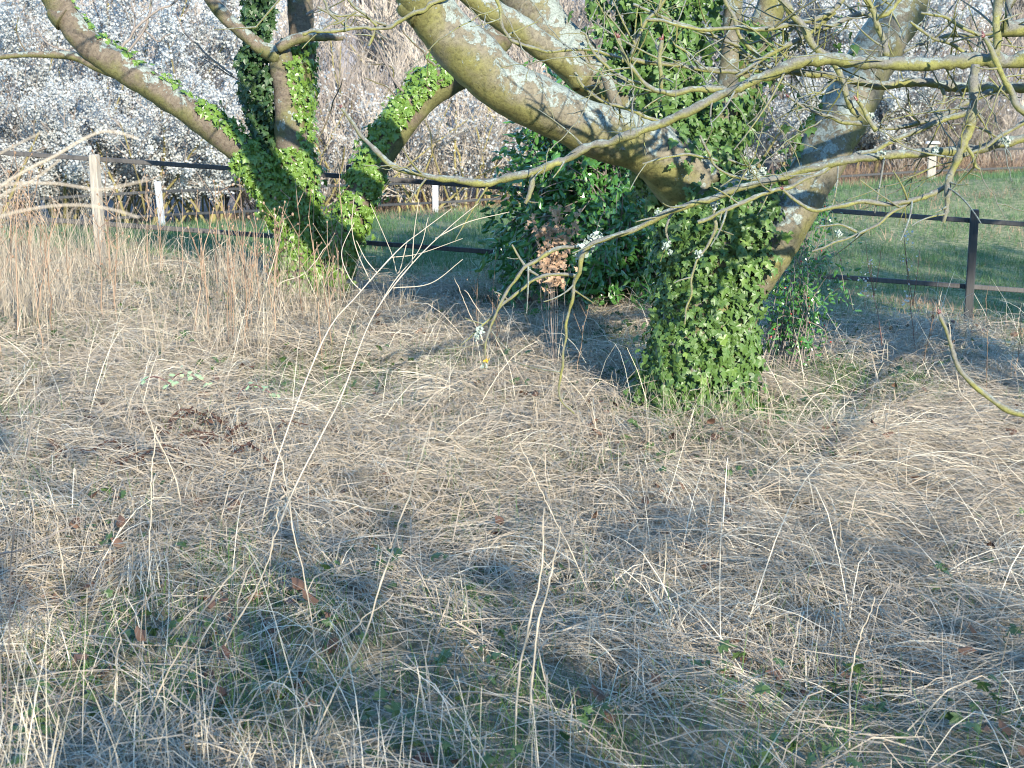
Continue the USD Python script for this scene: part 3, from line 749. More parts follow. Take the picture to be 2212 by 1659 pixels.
vv = 829.5 - FV * (rel[:, 1] * math.sin(PITCH) + rel[:, 2] * math.cos(PITCH)) / dy
uu = 1106 + FV * rel[:, 0] / dy
seen = (vv > -5) & (uu > 1300) & (uu < 1720) & (c[:, 1] < DA - 0.12)
shown = np.abs((unit(nrm) * unit(rel)).sum(1)) * np.linalg.norm(nrm, axis=1) / rel[:, 1] ** 2
order = np.argsort(np.where(seen, -shown, 0))
big = order[:300]
rest = np.setdiff1d(np.arange(len(V_all)), big)
for i in big:
    obj("leaf", (V_all[i], fIvy), ivy_mat, ivyA)
obj("foliage", leaf_mesh(V_all[rest], fIvy), ivy_mat, ivyA, kind="stuff")
nf = 620
th = r2.uniform(0, 6.28, nf); rf = 0.34 + np.abs(r2.normal(0, 0.16, nf))
Pf = np.stack([a_base[0] + np.cos(th) * rf, a_base[1] + np.sin(th) * rf], 1)
Pf = np.column_stack([Pf, ground_z(Pf[:, 0], Pf[:, 1]) + 0.03 + 0.22 * np.exp(-(rf - 0.34) / 0.1) * r2.uniform(0, 1, nf)])
Vf, _ = leaves(Pf, unit(np.stack([np.cos(th), np.sin(th), np.full(nf, 0.8)], 1) + 0.5 * r2.standard_normal((nf, 3))), unit(r2.standard_normal((nf, 3)) + [0, 0, -0.4]), 0.055 * r2.uniform(0.6, 1.3, nf), IVY_OUT, r=r2)
obj("creeping_foliage", leaf_mesh(Vf, fIvy), ivy_mat, ivyA, kind="stuff")
# woody ivy stems on the bark
for k in range(9):
    th = r2.uniform(math.pi * 0.9, math.pi * 1.9)
    p, r = A_trunk
    t, a, b = frames(p)
    ph = th + 0.5 * np.sin(np.linspace(0, 3, len(p)) + k)
    q = p + (np.cos(ph)[:, None] * a + np.sin(ph)[:, None] * b) * (r * 1.01)[:, None]
    obj("ivy_stem", tube(q[2:], 0.012, 6, 0.2, k), bark_b, ivyA, smooth=True)

# ---------------------------------------------------------------- left tree
DB = 13.6
treeB = thing("forked_ivy_tree", "smaller forked tree with ivy-covered stems and a long bare limb at left", "tree")
B_main = limb([(655, 660), (648, 590), (645, 520), (643, 450), (638, 380), (632, 310), (624, 230), (612, 160), (603, 105)], [150, 112, 88, 78, 74, 70, 62, 56, 50], DB, 44)
B_left = limb([(618, 480), (580, 400), (540, 345), (490, 300), (440, 262), (390, 226), (330, 186), (280, 155), (238, 128), (198, 100), (168, 68), (140, 30), (115, -10), (85, -60)], [60, 56, 58, 60, 60, 60, 58, 60, 60, 56, 54, 56, 54], DB - 0.1, 60)
B_right = limb([(690, 620), (720, 560), (748, 500), (775, 430), (805, 360), (850, 285), (905, 215), (960, 172), (1015, 140), (1065, 90), (1110, 30), (1140, -40)], [110, 78, 66, 64, 66, 72, 74, 74, 72, 64, 58], [13.6, 13.6, 13.6, 13.6, 13.65, 13.7, 13.75, 13.8, 13.8, 13.8, 13.8, 13.8], 56)
B_behind = limb([(640, 300), (648, 200), (650, 100), (650, 40), (648, -60)], [60, 56, 54, 54, 52], DB + 0.25, 34)
B_up = limb([(606, 120), (575, 110), (540, 84), (500, 48), (470, 18), (435, -30)], [40, 34, 30, 30, 28, 24], DB - 0.05, 26)
B_spur = limb([(600, 105), (630, 88), (665, 80), (700, 80), (742, 82)], [24, 24, 22, 18, 10], DB - 0.15, 20)
B_side = limb([(250, 150), (215, 145), (160, 122), (100, 118), (50, 118), (-20, 126)], [40, 24, 18, 15, 13, 10], DB - 0.1, 24)
for k, (nm, pr, sd) in enumerate((("trunk", B_main, 16), ("limb", B_left, 16), ("limb", B_right, 16), ("limb", B_behind, 12), ("limb", B_up, 10), ("limb", B_spur, 9), ("limb", B_side, 9))):
    obj(nm, limb_mesh(pr, sd, 0.22, 60 + k), bark_b, treeB, smooth=True, uv=tube_uv(pr[0], pr[1], sd))
# knot at the limb's bend
kb = limb([(140, 40), (122, 28), (108, 20)], [58, 46, 30], DB - 0.12, 7)
obj("knob", limb_mesh(kb, 10, 0.2, 2), bark_b, treeB, smooth=True)
BT = [([(250, 128), (268, 98), (290, 68), (314, 41), (345, 22), (383, 3)], [7, 6, 5, 4]), ([(258, 128), (285, 100), (310, 62), (325, 20), (328, -20)], [6, 5, 4]), ([(290, 68), (292, 40), (285, 5)], [4, 3, 3]), ([(150, 110), (110, 100), (80, 60)], [4, 3, 3]), ([(310, 62), (340, 88), (370, 70)], [4, 3, 2]), ([(500, 160), (450, 120), (400, 70), (380, 30)], [5, 4, 3]), ([(540, 190), (480, 150), (430, 120)], [4, 3, 2]), ([(660, 30), (690, 10), (700, -20)], [6, 5, 4]),
      ([(890, 230), (850, 170), (810, 90), (800, 40)], [6, 5, 4, 3]), ([(880, 240), (840, 190), (790, 170)], [5, 4, 3]), ([(855, 190), (840, 140), (795, 140)], [4, 3, 2]), ([(960, 170), (920, 120), (880, 80), (870, 65)], [6, 5, 4]), ([(660, 330), (700, 280), (720, 220), (740, 170)], [4, 3, 2]), ([(60, 118), (40, 90), (35, 50)], [4, 3, 2])]
for k, (pts, wid) in enumerate(BT):
    twig(treeB, "branch", pts, wid, DB - 0.1 + 0.02 * k, twig_dark if k < 9 else bark_b, 200 + k, False, 1, 0.008, 6)
YT = [([(648, 68), (716, 68), (750, 65), (815, 58), (836, 55), (870, 43), (904, 26), (956, 3), (1000, -30)], [8, 8, 9, 10]), ([(812, 60), (807, 82), (800, 94)], [7, 6, 5]), ([(814, 55), (785, 31), (759, 10), (742, -10)], [7, 6, 5]), ([(770, 26), (740, 43), (715, 50)], [5, 5, 4]), ([(757, 62), (716, 27), (699, 3), (690, -20)], [7, 6, 5]), ([(836, 52), (790, 35), (735, 33), (690, 15)], [6, 5, 4])]
for k, (pts, wid) in enumerate(YT):
    twig(treeA, "branch", pts, wid, 9.4, bark_c, 240 + k, False, 2, 0.01, 7)

ivyB = thing("ivy_plant", "yellow-green ivy clothing the stems of the smaller forked tree at left", "ivy")
VB = []
for pr, cnt, span, fc, cone in ((B_main, 2400, (0.02, 0.62), None, None), (B_main, 700, (0.6, 0.95), (1, 0.2, 0), 0.2), (B_left, 1100, (0.0, 0.24), None, None), (B_left, 700, (0.22, 0.42), (0.5, 0.0, 1), 0.45), (B_left, 420, (0.42, 1.0), (0.6, 0.1, 0.9), 0.78), (B_right, 1100, (0.0, 0.35), None, None), (B_right, 2100, (0.3, 0.68), (-0.75, -0.35, 0.6), 0.1), (B_behind, 500, (0.0, 0.6), None, None)):
    P, N, T, x = surface_points(*pr, cnt, span, fc, r2, cone)
    V, _ = ivy_leaves(P, N, 0.058, 0.018, r2); VB.append(V)
VB = np.concatenate(VB)
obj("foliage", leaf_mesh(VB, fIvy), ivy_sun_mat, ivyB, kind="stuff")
# the shaggy column of ivy hanging beside the main stem
n = 1700
v = r2.uniform(-40, 400, n)
cu = np.interp(v, [-40, 60, 130, 200, 300, 400], [560, 555, 545, 552, 570, 590]); hw = np.interp(v, [-40, 60, 90, 130, 200, 300, 400], [34, 36, 22, 36, 34, 22, 14])
u = cu + hw * r2.uniform(-1, 1, n)
P = np.array([at(a, b, d) for a, b, d in zip(u, v, DB + r2.uniform(-0.1, 0.35, n))])
V, _ = leaves(P, unit(r2.standard_normal((n, 3)) * 0.6 + [-0.3, -1, 0.3]), unit(r2.standard_normal((n, 3)) * 0.5 + [0, 0, -1]), 0.066 * r2.uniform(0.6, 1.3, n), IVY_OUT, r=r2)
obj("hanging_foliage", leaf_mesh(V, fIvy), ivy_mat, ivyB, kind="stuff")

# ---------------------------------------------------------------- evergreen shrub behind the right tree
def evergreen(name, label, cat, loc, outline_fn, n_branch, leaf_len, mat, seed, n_leaf=26, wood=twig_dark, berries=0, stem_r=0.012):
    """outline_fn(rng) gives the end point of one branch, relative to loc."""
    r_ = np.random.default_rng(seed)
    root = thing(name, label, cat, loc)
    stems, Vs = [], []
    pts = []
    for k in range(n_branch):
        e = outline_fn(r_)
        b0 = np.array([0, 0, 0.05]) + 0.12 * r_.standard_normal(3) * [1, 1, 0]
        mid = b0 * 0.5 + e * 0.5 + np.array([0, 0, 0.35 + 0.25 * r_.uniform()]) * np.linalg.norm(e[:2]) + 0.08 * r_.standard_normal(3)
        q = spline(np.array([b0, mid, e, e + [0.15 * e[0], 0.15 * e[1], -0.18]]), 14)
        stems.append((q, np.linspace(stem_r, 0.002, 14)))
        m = n_leaf
        s = r_.uniform(0.15, 1, m)
        P = np.stack([np.interp(s, np.linspace(0, 1, 14), q[:, j]) for j in range(3)], 1) + 0.06 * r_.standard_normal((m, 3))
        tipd = unit(unit(e)[None] * 0.5 + 0.55 * r_.standard_normal((m, 3)) + [0, 0, -0.55])
        nr = unit(0.55 * r_.standard_normal((m, 3)) + [0.15, -0.75, 0.7])
        V, f = leaves(P, nr, tipd, leaf_len * r_.uniform(0.65, 1.3, m), OVAL_OUT, 0.35, (0, 0.5), r=r_)
        Vs.append(V)
        pts.append(P)
    P = np.array([q for q, r in stems]); R = np.array([r for q, r in stems])
    obj("stems", quick_tubes(P, R, 5), wood, root)
    obj("foliage", leaf_mesh(np.concatenate(Vs), f), mat, root, kind="stuff")
    if berries:
        allp = np.concatenate(pts)
        pick = allp[r_.choice(len(allp), berries)]
        s = trimesh.creation.icosphere(1, 0.007)
        obj("berries", join([(s.vertices + p + 0.03 * r_.standard_normal(3), s.faces) for p in pick]), berry_mat, root, kind="stuff")
    return root


hb = on_ground(1330, 668)
hb = np.array([hb[0], max(hb[1], 11.9), 0]); hb[2] = ground_z(hb[0], hb[1])
print("shrub at", hb)


def end_at(u, v, D):
    return at(u, v, D) - hb


OUT = [(1130, 440), (1120, 560), (1130, 520), (1160, 600), (1180, 480), (1230, 590), (1240, 620), (1200, 420), (1260, 330), (1180, 340), (1190, 250), (1150, 320), (1240, 230), (1320, 200), (1380, 260), (1300, 640), (1380, 640), (1330, 400), (1270, 480), (1380, 450), (1180, 560), (1330, 560), (1420, 560), (1240, 540), (1200, 330), (1290, 300), (1190, 200), (1260, 160), (1330, 100), (1380, 60), (1220, 120)]


def shrub_end(r_):
    u, v = OUT[r_.integers(len(OUT))]
    return end_at(u + 32 * r_.standard_normal(), v + 30 * r_.standard_normal(), hb[1] + 0.45 * r_.standard_normal())


evergreen("evergreen_shrub", "tall glossy dark green shrub filling the gap left of the big ivy trunk", "shrub", hb, shrub_end, 360, 0.1, holly_mat, 51, 40)
h2 = np.array([2.15, 11.6, 0]); h2[2] = ground_z(h2[0], h2[1])


def berry_end(r_):
    u, v = [(1760, 430), (1790, 470), (1720, 600), (1740, 540), (1700, 650), (1770, 400), (1730, 640), (1780, 560)][r_.integers(8)]
    return at(u + 22 * r_.standard_normal(), v + 30 * r_.standard_normal(), 11.6 + 0.3 * r_.standard_normal()) - h2


evergreen("berried_shrub", "small dark shrub dotted with red berries just right of the big trunk", "shrub", h2, berry_end, 42, 0.048, holly_mat, 52, 36, berries=60, stem_r=0.005)

# dead tan leaves on an upright sprig before the shrub
sp0 = np.array([at(1200, 640, 10.9)[0], 10.9, 0]); sp0[2] = ground_z(sp0[0], sp0[1])
sprig = thing("tan_leaved_sprig", "upright sprig of withered tan leaves in front of the evergreen shrub", "sprig", sp0)
r3 = np.random.default_rng(66)
SG = [((1215, 462), (1190, 540)), ((1180, 480), (1195, 560)), ((1160, 495), (1190, 560)), ((1240, 500), (1205, 580)), ((1195, 455), (1190, 520)), ((1225, 530), (1200, 590)), ((1160, 530), (1190, 600)), ((1150, 470), (1170, 560)), ((1245, 470), (1220, 560)), ((1210, 500), (1195, 580)), ((1170, 560), (1185, 610))]
sg_t, sg_v = [], []
for e, m_ in SG:
    E, Mm = at(*e, 10.9) - sp0, at(*m_, 10.9) - sp0
    q = spline(np.array([[0, 0, 0], Mm * [1, 1, 0.6], Mm, E]), 14)
    sg_t.append(q)
    m = 20
    s = r3.uniform(0.62, 1, m)
    P = np.stack([np.interp(s, np.linspace(0, 1, 14), q[:, j]) for j in range(3)], 1) + 0.042 * r3.standard_normal((m, 3)) + [0, 0, 0.05]
    V, f = leaves(P, unit(r3.standard_normal((m, 3)) + [0, -0.7, 0.2]), unit(r3.standard_normal((m, 3)) + [0, 0, 0.2]), 0.05 * r3.uniform(0.6, 1.3, m), IVY_OUT, 0.5, r=r3)
    sg_v.append(V)
obj("stems", quick_tubes(np.array(sg_t), np.full((len(SG), 14), 0.0014), 5), twig_dark, sprig)
obj("leaves", leaf_mesh(np.concatenate(sg_v), f), tan_mat, sprig, kind="stuff")


# ---------------------------------------------------------------- background shrubs and trees
def ramify(r_, n_stem, height, spread, levels, kids, up=0.35, seg=7, r0=0.035, droop=0.0, lean=0.12):
    """A branching plant: list of levels, each (P (n, seg, 3), R (n, seg))."""
    out = []
    base = np.stack([r_.normal(0, 0.18, n_stem), r_.normal(0, 0.18, n_stem), np.full(n_stem, -0.15)], 1)
    ang = r_.uniform(0, 2 * np.pi, n_stem)
    d = unit(np.stack([np.cos(ang) * spread, np.sin(ang) * spread, np.ones(n_stem)], 1) + 0.15 * r_.standard_normal((n_stem, 3)))
    L = height * r_.uniform(0.75, 1.05, n_stem)
    r = np.full(n_stem, r0) * r_.uniform(0.7, 1.2, n_stem)
    for lev in range(levels):
        n = len(base)
        x = np.linspace(0, 1, seg)
        bend = 0.25 * r_.standard_normal((n, 3))
        P = base[:, None] + d[:, None] * (L[:, None] * x)[..., None] + bend[:, None] * (L[:, None] * x ** 2)[..., None] * 0.6
        P[:, :, 2] -= droop * (L[:, None] * x ** 2)
        P += 0.012 * L[:, None, None] * r_.standard_normal((n, seg, 3)) * x[None, :, None]
        R = r[:, None] * np.linspace(1, 0.35, seg)[None]
        out.append((P, R))
        if lev == levels - 1:
            break
        k = kids[lev]
        idx = np.repeat(np.arange(n), k)
        s = r_.uniform(0.22, 1.0, len(idx))
        i0 = np.clip((s * (seg - 1)).astype(int), 0, seg - 2)
        fr = s * (seg - 1) - i0
        base = P[idx, i0] * (1 - fr[:, None]) + P[idx, i0 + 1] * fr[:, None]
        dp = unit(P[idx, i0 + 1] - P[idx, i0])
        d = unit(dp * 0.75 + 0.75 * unit(r_.standard_normal((len(idx), 3))) + [0, 0, up])
        L = L[idx] * r_.uniform(0.28, 0.55, len(idx)) * (1.15 - 0.5 * s)
        r = np.maximum(r[idx] * 0.45, 0.0035)
    return out


def along(P, n, r_):
    w = r_.uniform(0, 1, len(P)) ** 2.2 + 0.05
    k = r_.choice(len(P), n, p=w / w.sum()); s = r_.uniform(0.1, 1, n) * (P.shape[1] - 1.001)
    i = s.astype(int); fr = (s - i)[:, None]
    return P[k, i] * (1 - fr) + P[k, i + 1] * fr


def flower_mesh(P, size, r_):
    """Small open blossoms, a bent five-sided cup each."""
    n = len(P)
    o = np.array([(math.cos(a), math.sin(a)) for a in np.arange(5) * 2 * math.pi / 5])
    z = unit(r_.standard_normal((n, 3)) + [0, -0.2, 0.5]); x = unit(np.cross(z, r_.standard_normal((n, 3)))); y = np.cross(z, x)
    s = size * r_.uniform(0.6, 1.35, n)
    V = P[:, None] + s[:, None, None] * (o[None, :, 0:1] * x[:, None] + o[None, :, 1:2] * y[:, None] + 0.25 * z[:, None])
    f = np.array([(0, 1, 2), (0, 2, 3), (0, 3, 4)])
    return V.reshape(-1, 3), (f[None] + (np.arange(n) * 5)[:, None, None]).reshape(-1, 3)


def shrub(name, label, cat, seed, loc, rz, sc, n_stem=7, height=3.2, spread=0.55, kids=(9, 9), levels=3, blossom=0, bsize=0.028, stem_mat=None, twig_mat=None, r0=0.035, up=0.35, droop=0.0, group=None):
    r_ = np.random.default_rng(seed)
    root = thing(name, label, cat, loc, rz, sc, group)
    lv = ramify(r_, n_stem, height, spread, levels, kids, up, 7, r0, droop)
    st = [quick_tubes(P, R, 6) for P, R in lv[:1]]
    obj("stems", join(st), stem_mat or twig_olive, root)
    tw = [quick_tubes(P, R, 3) for P, R in lv[1:]]
    obj("twigs", join(tw), twig_mat or twig_dark, root, kind="stuff")
    if blossom:
        P = along(lv[-1][0], blossom, r_) + 0.045 * r_.standard_normal((blossom, 3))
        obj("blossom", flower_mesh(P, bsize, r_), petal, root, kind="stuff")
    return root


BL = "blackthorn in white blossom"
white = [
    shrub("blossoming_shrub", "white-blossomed shrub at the far left edge behind the grey post", "shrub", 1, (0, 0, 0), 0, 1, 9, 3.0, 0.6, (10, 9), 3, 30000, 0.019, twig_olive, twig_dark),
    shrub("blossoming_shrub", "white-blossomed shrub under the long bare limb of the left tree", "shrub", 2, (0, 0, 0), 0, 1, 9, 3.0, 0.6, (10, 9), 3, 28000, 0.019, twig_olive, twig_dark),
    shrub("blossoming_shrub", "white-blossomed shrub seen between big trunk and its right limb", "shrub", 3, (0, 0, 0), 0, 1, 8, 2.8, 0.65, (10, 9), 3, 27000, 0.02, twig_olive, twig_dark),
    shrub("blossoming_shrub", "taller white-blossomed shrub rising behind the row at far left", "shrub", 11, (0, 0, 0), 0, 1, 8, 5.6, 0.36, (14, 10), 3, 36000, 0.023, twig_olive, twig_dark),
    shrub("sparse_blossoming_shrub", "thin olive shrub with sparse white blossom between the two trees", "shrub", 4, (0, 0, 0), 0, 1, 9, 3.0, 0.5, (10, 10), 3, 2600, 0.022, twig_olive, twig_pale),
]
bare = [
    shrub("bare_shrub", "bare grey-brown shrub in the scrub beyond the meadow", "shrub", 5, (0, 0, 0), 0, 1, 12, 3.4, 0.4, (11, 10), 3, 0, 0, twig_pale, twig_pale, 0.03, 0.6, group="bare shrubs of the scrub beyond the meadow"),
    shrub("bare_shrub", "bare grey-brown shrub in the scrub beyond the meadow", "shrub", 6, (0, 0, 0), 0, 1, 13, 3.2, 0.35, (12, 10), 3, 160, 0.03, twig_olive, twig_dark, 0.03, 0.6, group="bare shrubs of the scrub beyond the meadow"),
]
tall = [
    shrub("slender_tree", "slender leafless pale-stemmed tree rising from the scrub beyond the meadow", "tree", 8, (0, 0, 0), 0, 1, 2, 7.0, 0.12, (26, 9), 3, 0, 0, twig_pale, twig_dark, 0.06, 0.5, group="slender leafless trees in the scrub"),
    shrub("slender_tree", "slender leafless pale-stemmed tree rising from the scrub beyond the meadow", "tree", 9, (0, 0, 0), 0, 1, 3, 6.4, 0.2, (24, 9), 3, 0, 0, twig_pale, twig_pale, 0.055, 0.5, group="slender leafless trees in the scrub"),
]


def move(root, loc, rz, sc):
    x = UsdGeom.Xformable(root)
    ops = x.GetOrderedXformOps()
    ops[0].Set(Gf.Vec3d(*map(float, loc))); ops[1].Set(math.degrees(rz)); ops[2].Set(Gf.Vec3f(sc, sc, sc))


first = {}


def put(root, loc, rz, sc, label=None, group=None):
    k = str(root.GetPath())
    if k not in first:
        first[k] = 1
        move(root, loc, rz, sc)
        if label:
            root.SetCustomDataByKey("label", label)
        return root
    return copy(root, loc, rz, sc, label, None, group)


def stand(u, D):
    p = at(u, 400, D)
    return (p[0], D, float(ground_z(p[0], D)))


W = [(0, -60, 33.5, 1.28, None), (0, 120, 34.6, 1.35, "white-blossomed shrub left of the grey fence post, under the limb"), (1, 300, 34.5, 1.3, None), (1, 450, 35.5, 1.35, "white-blossomed shrub directly left of the forked ivy tree"),
     (3, 20, 38.0, 1.25, None), (3, 240, 38.5, 1.3, "taller white-blossomed shrub seen above the long bare limb"), (3, 440, 39.5, 1.2, "taller white-blossomed shrub behind the forked tree's ivy column"),
     (2, 1690, 40.5, 1.25, None), (2, 1880, 41.0, 1.35, "white-blossomed shrub behind the meadow left of the capped post"), (2, 1960, 40.5, 1.25, "white-blossomed shrub directly left of the white-capped post"), (3, 1900, 44.5, 1.1, "taller white-blossomed shrub behind the capped post"), (3, 1760, 45.0, 1.25, "larger white-blossomed shrub behind the big tree's right limb"), (3, 1560, 43.5, 1.1, "white-blossomed shrub glimpsed through the ivy of the big tree")]
for k, (i, u, D, sc, lab) in enumerate(W):
    put(white[i], stand(u, D), k * 1.9, sc, lab)
S_ = [(640, 37.0, 1.15, "thin shrub with sparse blossom right behind the forked tree"), (760, 38.0, 1.3, "thin shrub with sparse blossom left of the pale middle post"), (900, 38.2, 1.15, "thin olive shrub with sparse blossom behind the pale middle post"), (1030, 38.8, 1.25, "thin olive shrub with sparse blossom under the big lichened limb"), (1150, 39.0, 1.2, "thin shrub with sparse blossom beside the evergreen shrub")]
for k, (u, D, sc, lab) in enumerate(S_):
    put(white[4], stand(u, D), k * 2.3 + 0.4, sc, lab)
r4 = np.random.default_rng(91)
GB = "bare shrubs of the scrub beyond the meadow"
for row, (D, cnt, s0) in enumerate(((42, 13, 1.15), (47.5, 12, 1.45), (56, 11, 1.9))):
    for i in range(cnt):
        u = -250 + (2212 + 500) * (i + r4.uniform(0.1, 0.9)) / cnt
        if row == 0 and u > 1650 and u < 2000:
            continue
        d = D + r4.uniform(-2, 2)
        put(bare[int(r4.integers(2))], stand(u, d), r4.uniform(0, 6.28), s0 * r4.uniform(0.85, 1.15), None, GB)
for i in range(14):
    u = 1950 + 30 * i if i < 9 else 560 + 130 * (i - 9)
    put(bare[i % 2], stand(u, r4.uniform(39.5, 41.5)), r4.uniform(0, 6.28), r4.uniform(0.5, 0.8), None, GB)
GT = "slender leafless trees in the scrub"
for i in range(22):
    u = -200 + 2612 * (i + r4.uniform(0.0, 1.0)) / 22
    d = r4.uniform(44, 74)
    put(tall[i % 2], stand(u, d), r4.uniform(0, 6.28), r4.uniform(0.9, 1.4), None, GT)
# wood on the far slope
for i in range(24):
    d = r4.uniform(85, 150)
    u = r4.uniform(-200, 2412)
    put(tall[i % 2], stand(u, d), r4.uniform(0, 6.28), r4.uniform(1.3, 2.0), "leafless tree of the far wood on the upper slope", "trees of the far wood")

# leafy hedge behind the photographer's back, which shades the nearest grass
def hedge_end(r_):
    return np.array([r_.uniform(-1.7, 1.7), r_.uniform(-0.6, 0.6), 4.3 * r_.uniform(0.1, 1.0) ** 0.8])


hedge = evergreen("hedge_bush", "tall leafy hedge bush standing behind the photographer", "bush", (0, 0, 0), hedge_end, 110, 0.14, ivy_mat, 53, 14)
hedge.SetCustomDataByKey("group", "hedge behind the photographer")
UsdGeom.Xformable(hedge).AddScaleOp()
for i, (x, y, s_) in enumerate(((-3.6, -4.3, 0.98), (-0.9, -4.0, 0.9), (1.8, -4.5, 0.86), (4.4, -4.1, 0.9), (7.0, -4.6, 0.86), (9.6, -4.3, 0.9), (0.6, -6.5, 1.12), (5.6, -6.6, 1.1))):
    put(hedge, (x, y, float(ground_z(x, y))), i * 3.14, s_ * 1.36, None, "hedge behind the photographer")

# two tall trees behind the photographer whose crowns shade the nearer part of the meadow
for k, (x, y, lab) in enumerate(((10.6, -6.0, "tall tree behind the photographer, the nearer one"), (15.4, -6.6, "tall tree behind the photographer, the further one"))):
    r_ = np.random.default_rng(700 + k)
    t = thing("shade_tree", lab, "tree", (x, y, float(ground_z(x, y))))
    obj("trunk", tube(spline(np.array([[0, 0, -0.3], [0.1, 0, 4], [0, 0.1, 8], [0.1, 0, 11]]), 14), np.linspace(0.3, 0.08, 14), 10), bark_grey, t, smooth=True)
    n = 46
    d = unit(r_.standard_normal((n, 3)))
    E = np.array([0, 0, 9.9]) + d * [2.9, 2.2, 1.5] * r_.uniform(0.5, 1, (n, 1)) ** 0.4
    B0 = np.stack([np.zeros(n), np.zeros(n), r_.uniform(7.6, 10.2, n)], 1)
    P = B0[:, None] + (E - B0)[:, None] * np.linspace(0, 1, 7)[None, :, None]
    obj("branches", quick_tubes(P, np.tile(np.linspace(0.05, 0.012, 7), (n, 1)), 5), bark_grey, t, kind="stuff")
    m = 1000
    kk = r_.integers(0, n, m)
    Q = P[kk, r_.integers(3, 7, m)] + 0.34 * r_.standard_normal((m, 3))
    V, f = leaves(Q, unit(r_.standard_normal((m, 3)) + [0, -0.6, 0.5]), r_.standard_normal((m, 3)), r_.uniform(0.14, 0.3, m), OVAL_OUT * [1.6, 1], r=r_)
    obj("crown", leaf_mesh(V, f), ivy_mat, t, kind="stuff")

# ---------------------------------------------------------------- dry grass
r5 = np.random.default_rng(17)


def mat_clump(n, seed, R=0.2, length=(0.25, 0.6), width=(0.0011, 0.0024), zmax=0.10, rise=0.10, spread=0.6, k=6):
    r_ = np.random.default_rng(seed)
    th = r_.normal(0, spread, n)
    L = r_.uniform(*length, n)
    base = np.stack([r_.normal(0, R, n), r_.normal(0, R, n), r_.uniform(0.0, zmax, n)], 1)
    x = np.linspace(0, 1, k)
    curve = r_.normal(0, 0.55, n)
    ang = th[:, None] + curve[:, None] * x[None]
    step = L[:, None] / (k - 1)
    dx, dyy = np.cos(ang) * step, np.sin(ang) * step
    px = np.cumsum(np.concatenate([np.zeros((n, 1)), dx[:, 1:]], 1), 1); py = np.cumsum(np.concatenate([np.zeros((n, 1)), dyy[:, 1:]], 1), 1)
    h = r_.gamma(1.3, rise / 1.3, n)
    tilt = r_.normal(0.0, 0.10, n)
    pz = h[:, None] * np.sin(np.pi * (0.1 + 0.85 * x[None])) + tilt[:, None] * L[:, None] * x[None]
    P = base[:, None] + np.stack([px, py, np.maximum(pz, -0.03)], -1)
    W = r_.uniform(*width, n)[:, None] * np.linspace(1, 0.35, k)[None]
    S = unit(np.stack([-np.sin(th), np.cos(th), r_.normal(0, 0.7, n)], 1))
    return ribbons(P, W, S)


def tuft(n, seed, R=0.06, length=(0.2, 0.5), width=(0.001, 0.002), lean=0.5, k=5, bend=0.5):
    r_ = np.random.default_rng(seed)
    th = r_.uniform(0, 2 * np.pi, n)
    L = r_.uniform(*length, n)
    base = np.stack([r_.normal(0, R, n), r_.normal(0, R, n), np.full(n, -0.01)], 1)
    tl = np.abs(r_.normal(0, lean, n))
    x = np.linspace(0, 1, k)
    a = tl[:, None] + bend * np.abs(r_.normal(0, 1, n))[:, None] * x[None]
    ds = L[:, None] / (k - 1)
    hor = np.cumsum(np.concatenate([np.zeros((n, 1)), (np.sin(a) * ds)[:, 1:]], 1), 1)
    ver = np.cumsum(np.concatenate([np.zeros((n, 1)), (np.cos(a) * ds)[:, 1:]], 1), 1)
    P = base[:, None] + np.stack([np.cos(th)[:, None] * hor, np.sin(th)[:, None] * hor, ver], -1)
    W = r_.uniform(*width, n)[:, None] * np.linspace(1, 0.2, k)[None]
    ps = th + np.pi / 2 + r_.normal(0, 0.6, n)
    S = unit(np.stack([np.cos(ps), np.sin(ps), 0 * ps], 1))
    return ribbons(P, W, S)


def field(density, y0, y1, r_, margin=0.5):
    """Random ground points that the picture could see between y0 and y1, a step to each side included."""
    n = int(density * (y1 - y0) * 2 * (0.345 * y1 + margin + 0.6))
    y = r_.uniform(y0, y1, n)
    half = 0.345 * y1 + margin + 0.6
    x = r_.uniform(-half, half, n)
    ok = np.abs(x) < 0.345 * y + margin + 0.6
    return x[ok], y[ok]


def nz(x, y, s, seed):
    return meshkit.fbm(np.stack([x * s, y * s, np.zeros_like(x)], 1), 3, seed)


def flow(x, y):
    return -1.15 + 2.2 * (nz(x, y, 0.4, 2) - 0.5) * 2


def fence_y(x):
    return 14.5 - 0.065 * x


def lying(x, y, ang, L, width, rise, tiltsd, r_, k=5, z0=0.06, curve_sd=0.6):
    """Single blades lying on the ground: each follows the lie of the ground and arches a little above it."""
    n = len(x)
    t = np.linspace(0, 1, k)
    a = ang[:, None] + r_.normal(0, curve_sd, n)[:, None] * t[None]
    st = L[:, None] / (k - 1)
    px = x[:, None] + np.cumsum(np.concatenate([np.zeros((n, 1)), (np.cos(a) * st)[:, 1:]], 1), 1)
    py = y[:, None] + np.cumsum(np.concatenate([np.zeros((n, 1)), (np.sin(a) * st)[:, 1:]], 1), 1)
    h = r_.gamma(1.4, rise / 1.4, n)
    tl = r_.normal(0.0, tiltsd, n)
    gz = ground_z(px, py)
    pz = gz + np.maximum(r_.uniform(0, z0, n)[:, None] + h[:, None] * np.sin(np.pi * (0.08 + 0.85 * t[None])) + (tl * L)[:, None] * t[None], 0.004)
    P = np.stack([px, py, pz], -1)
    W = r_.uniform(*width, n)[:, None] * np.linspace(1, 0.4, k)[None]
    S = unit(np.stack([-np.sin(ang), np.cos(ang), r_.normal(0, 0.8, n)], 1))
    return ribbons(P, W, S)


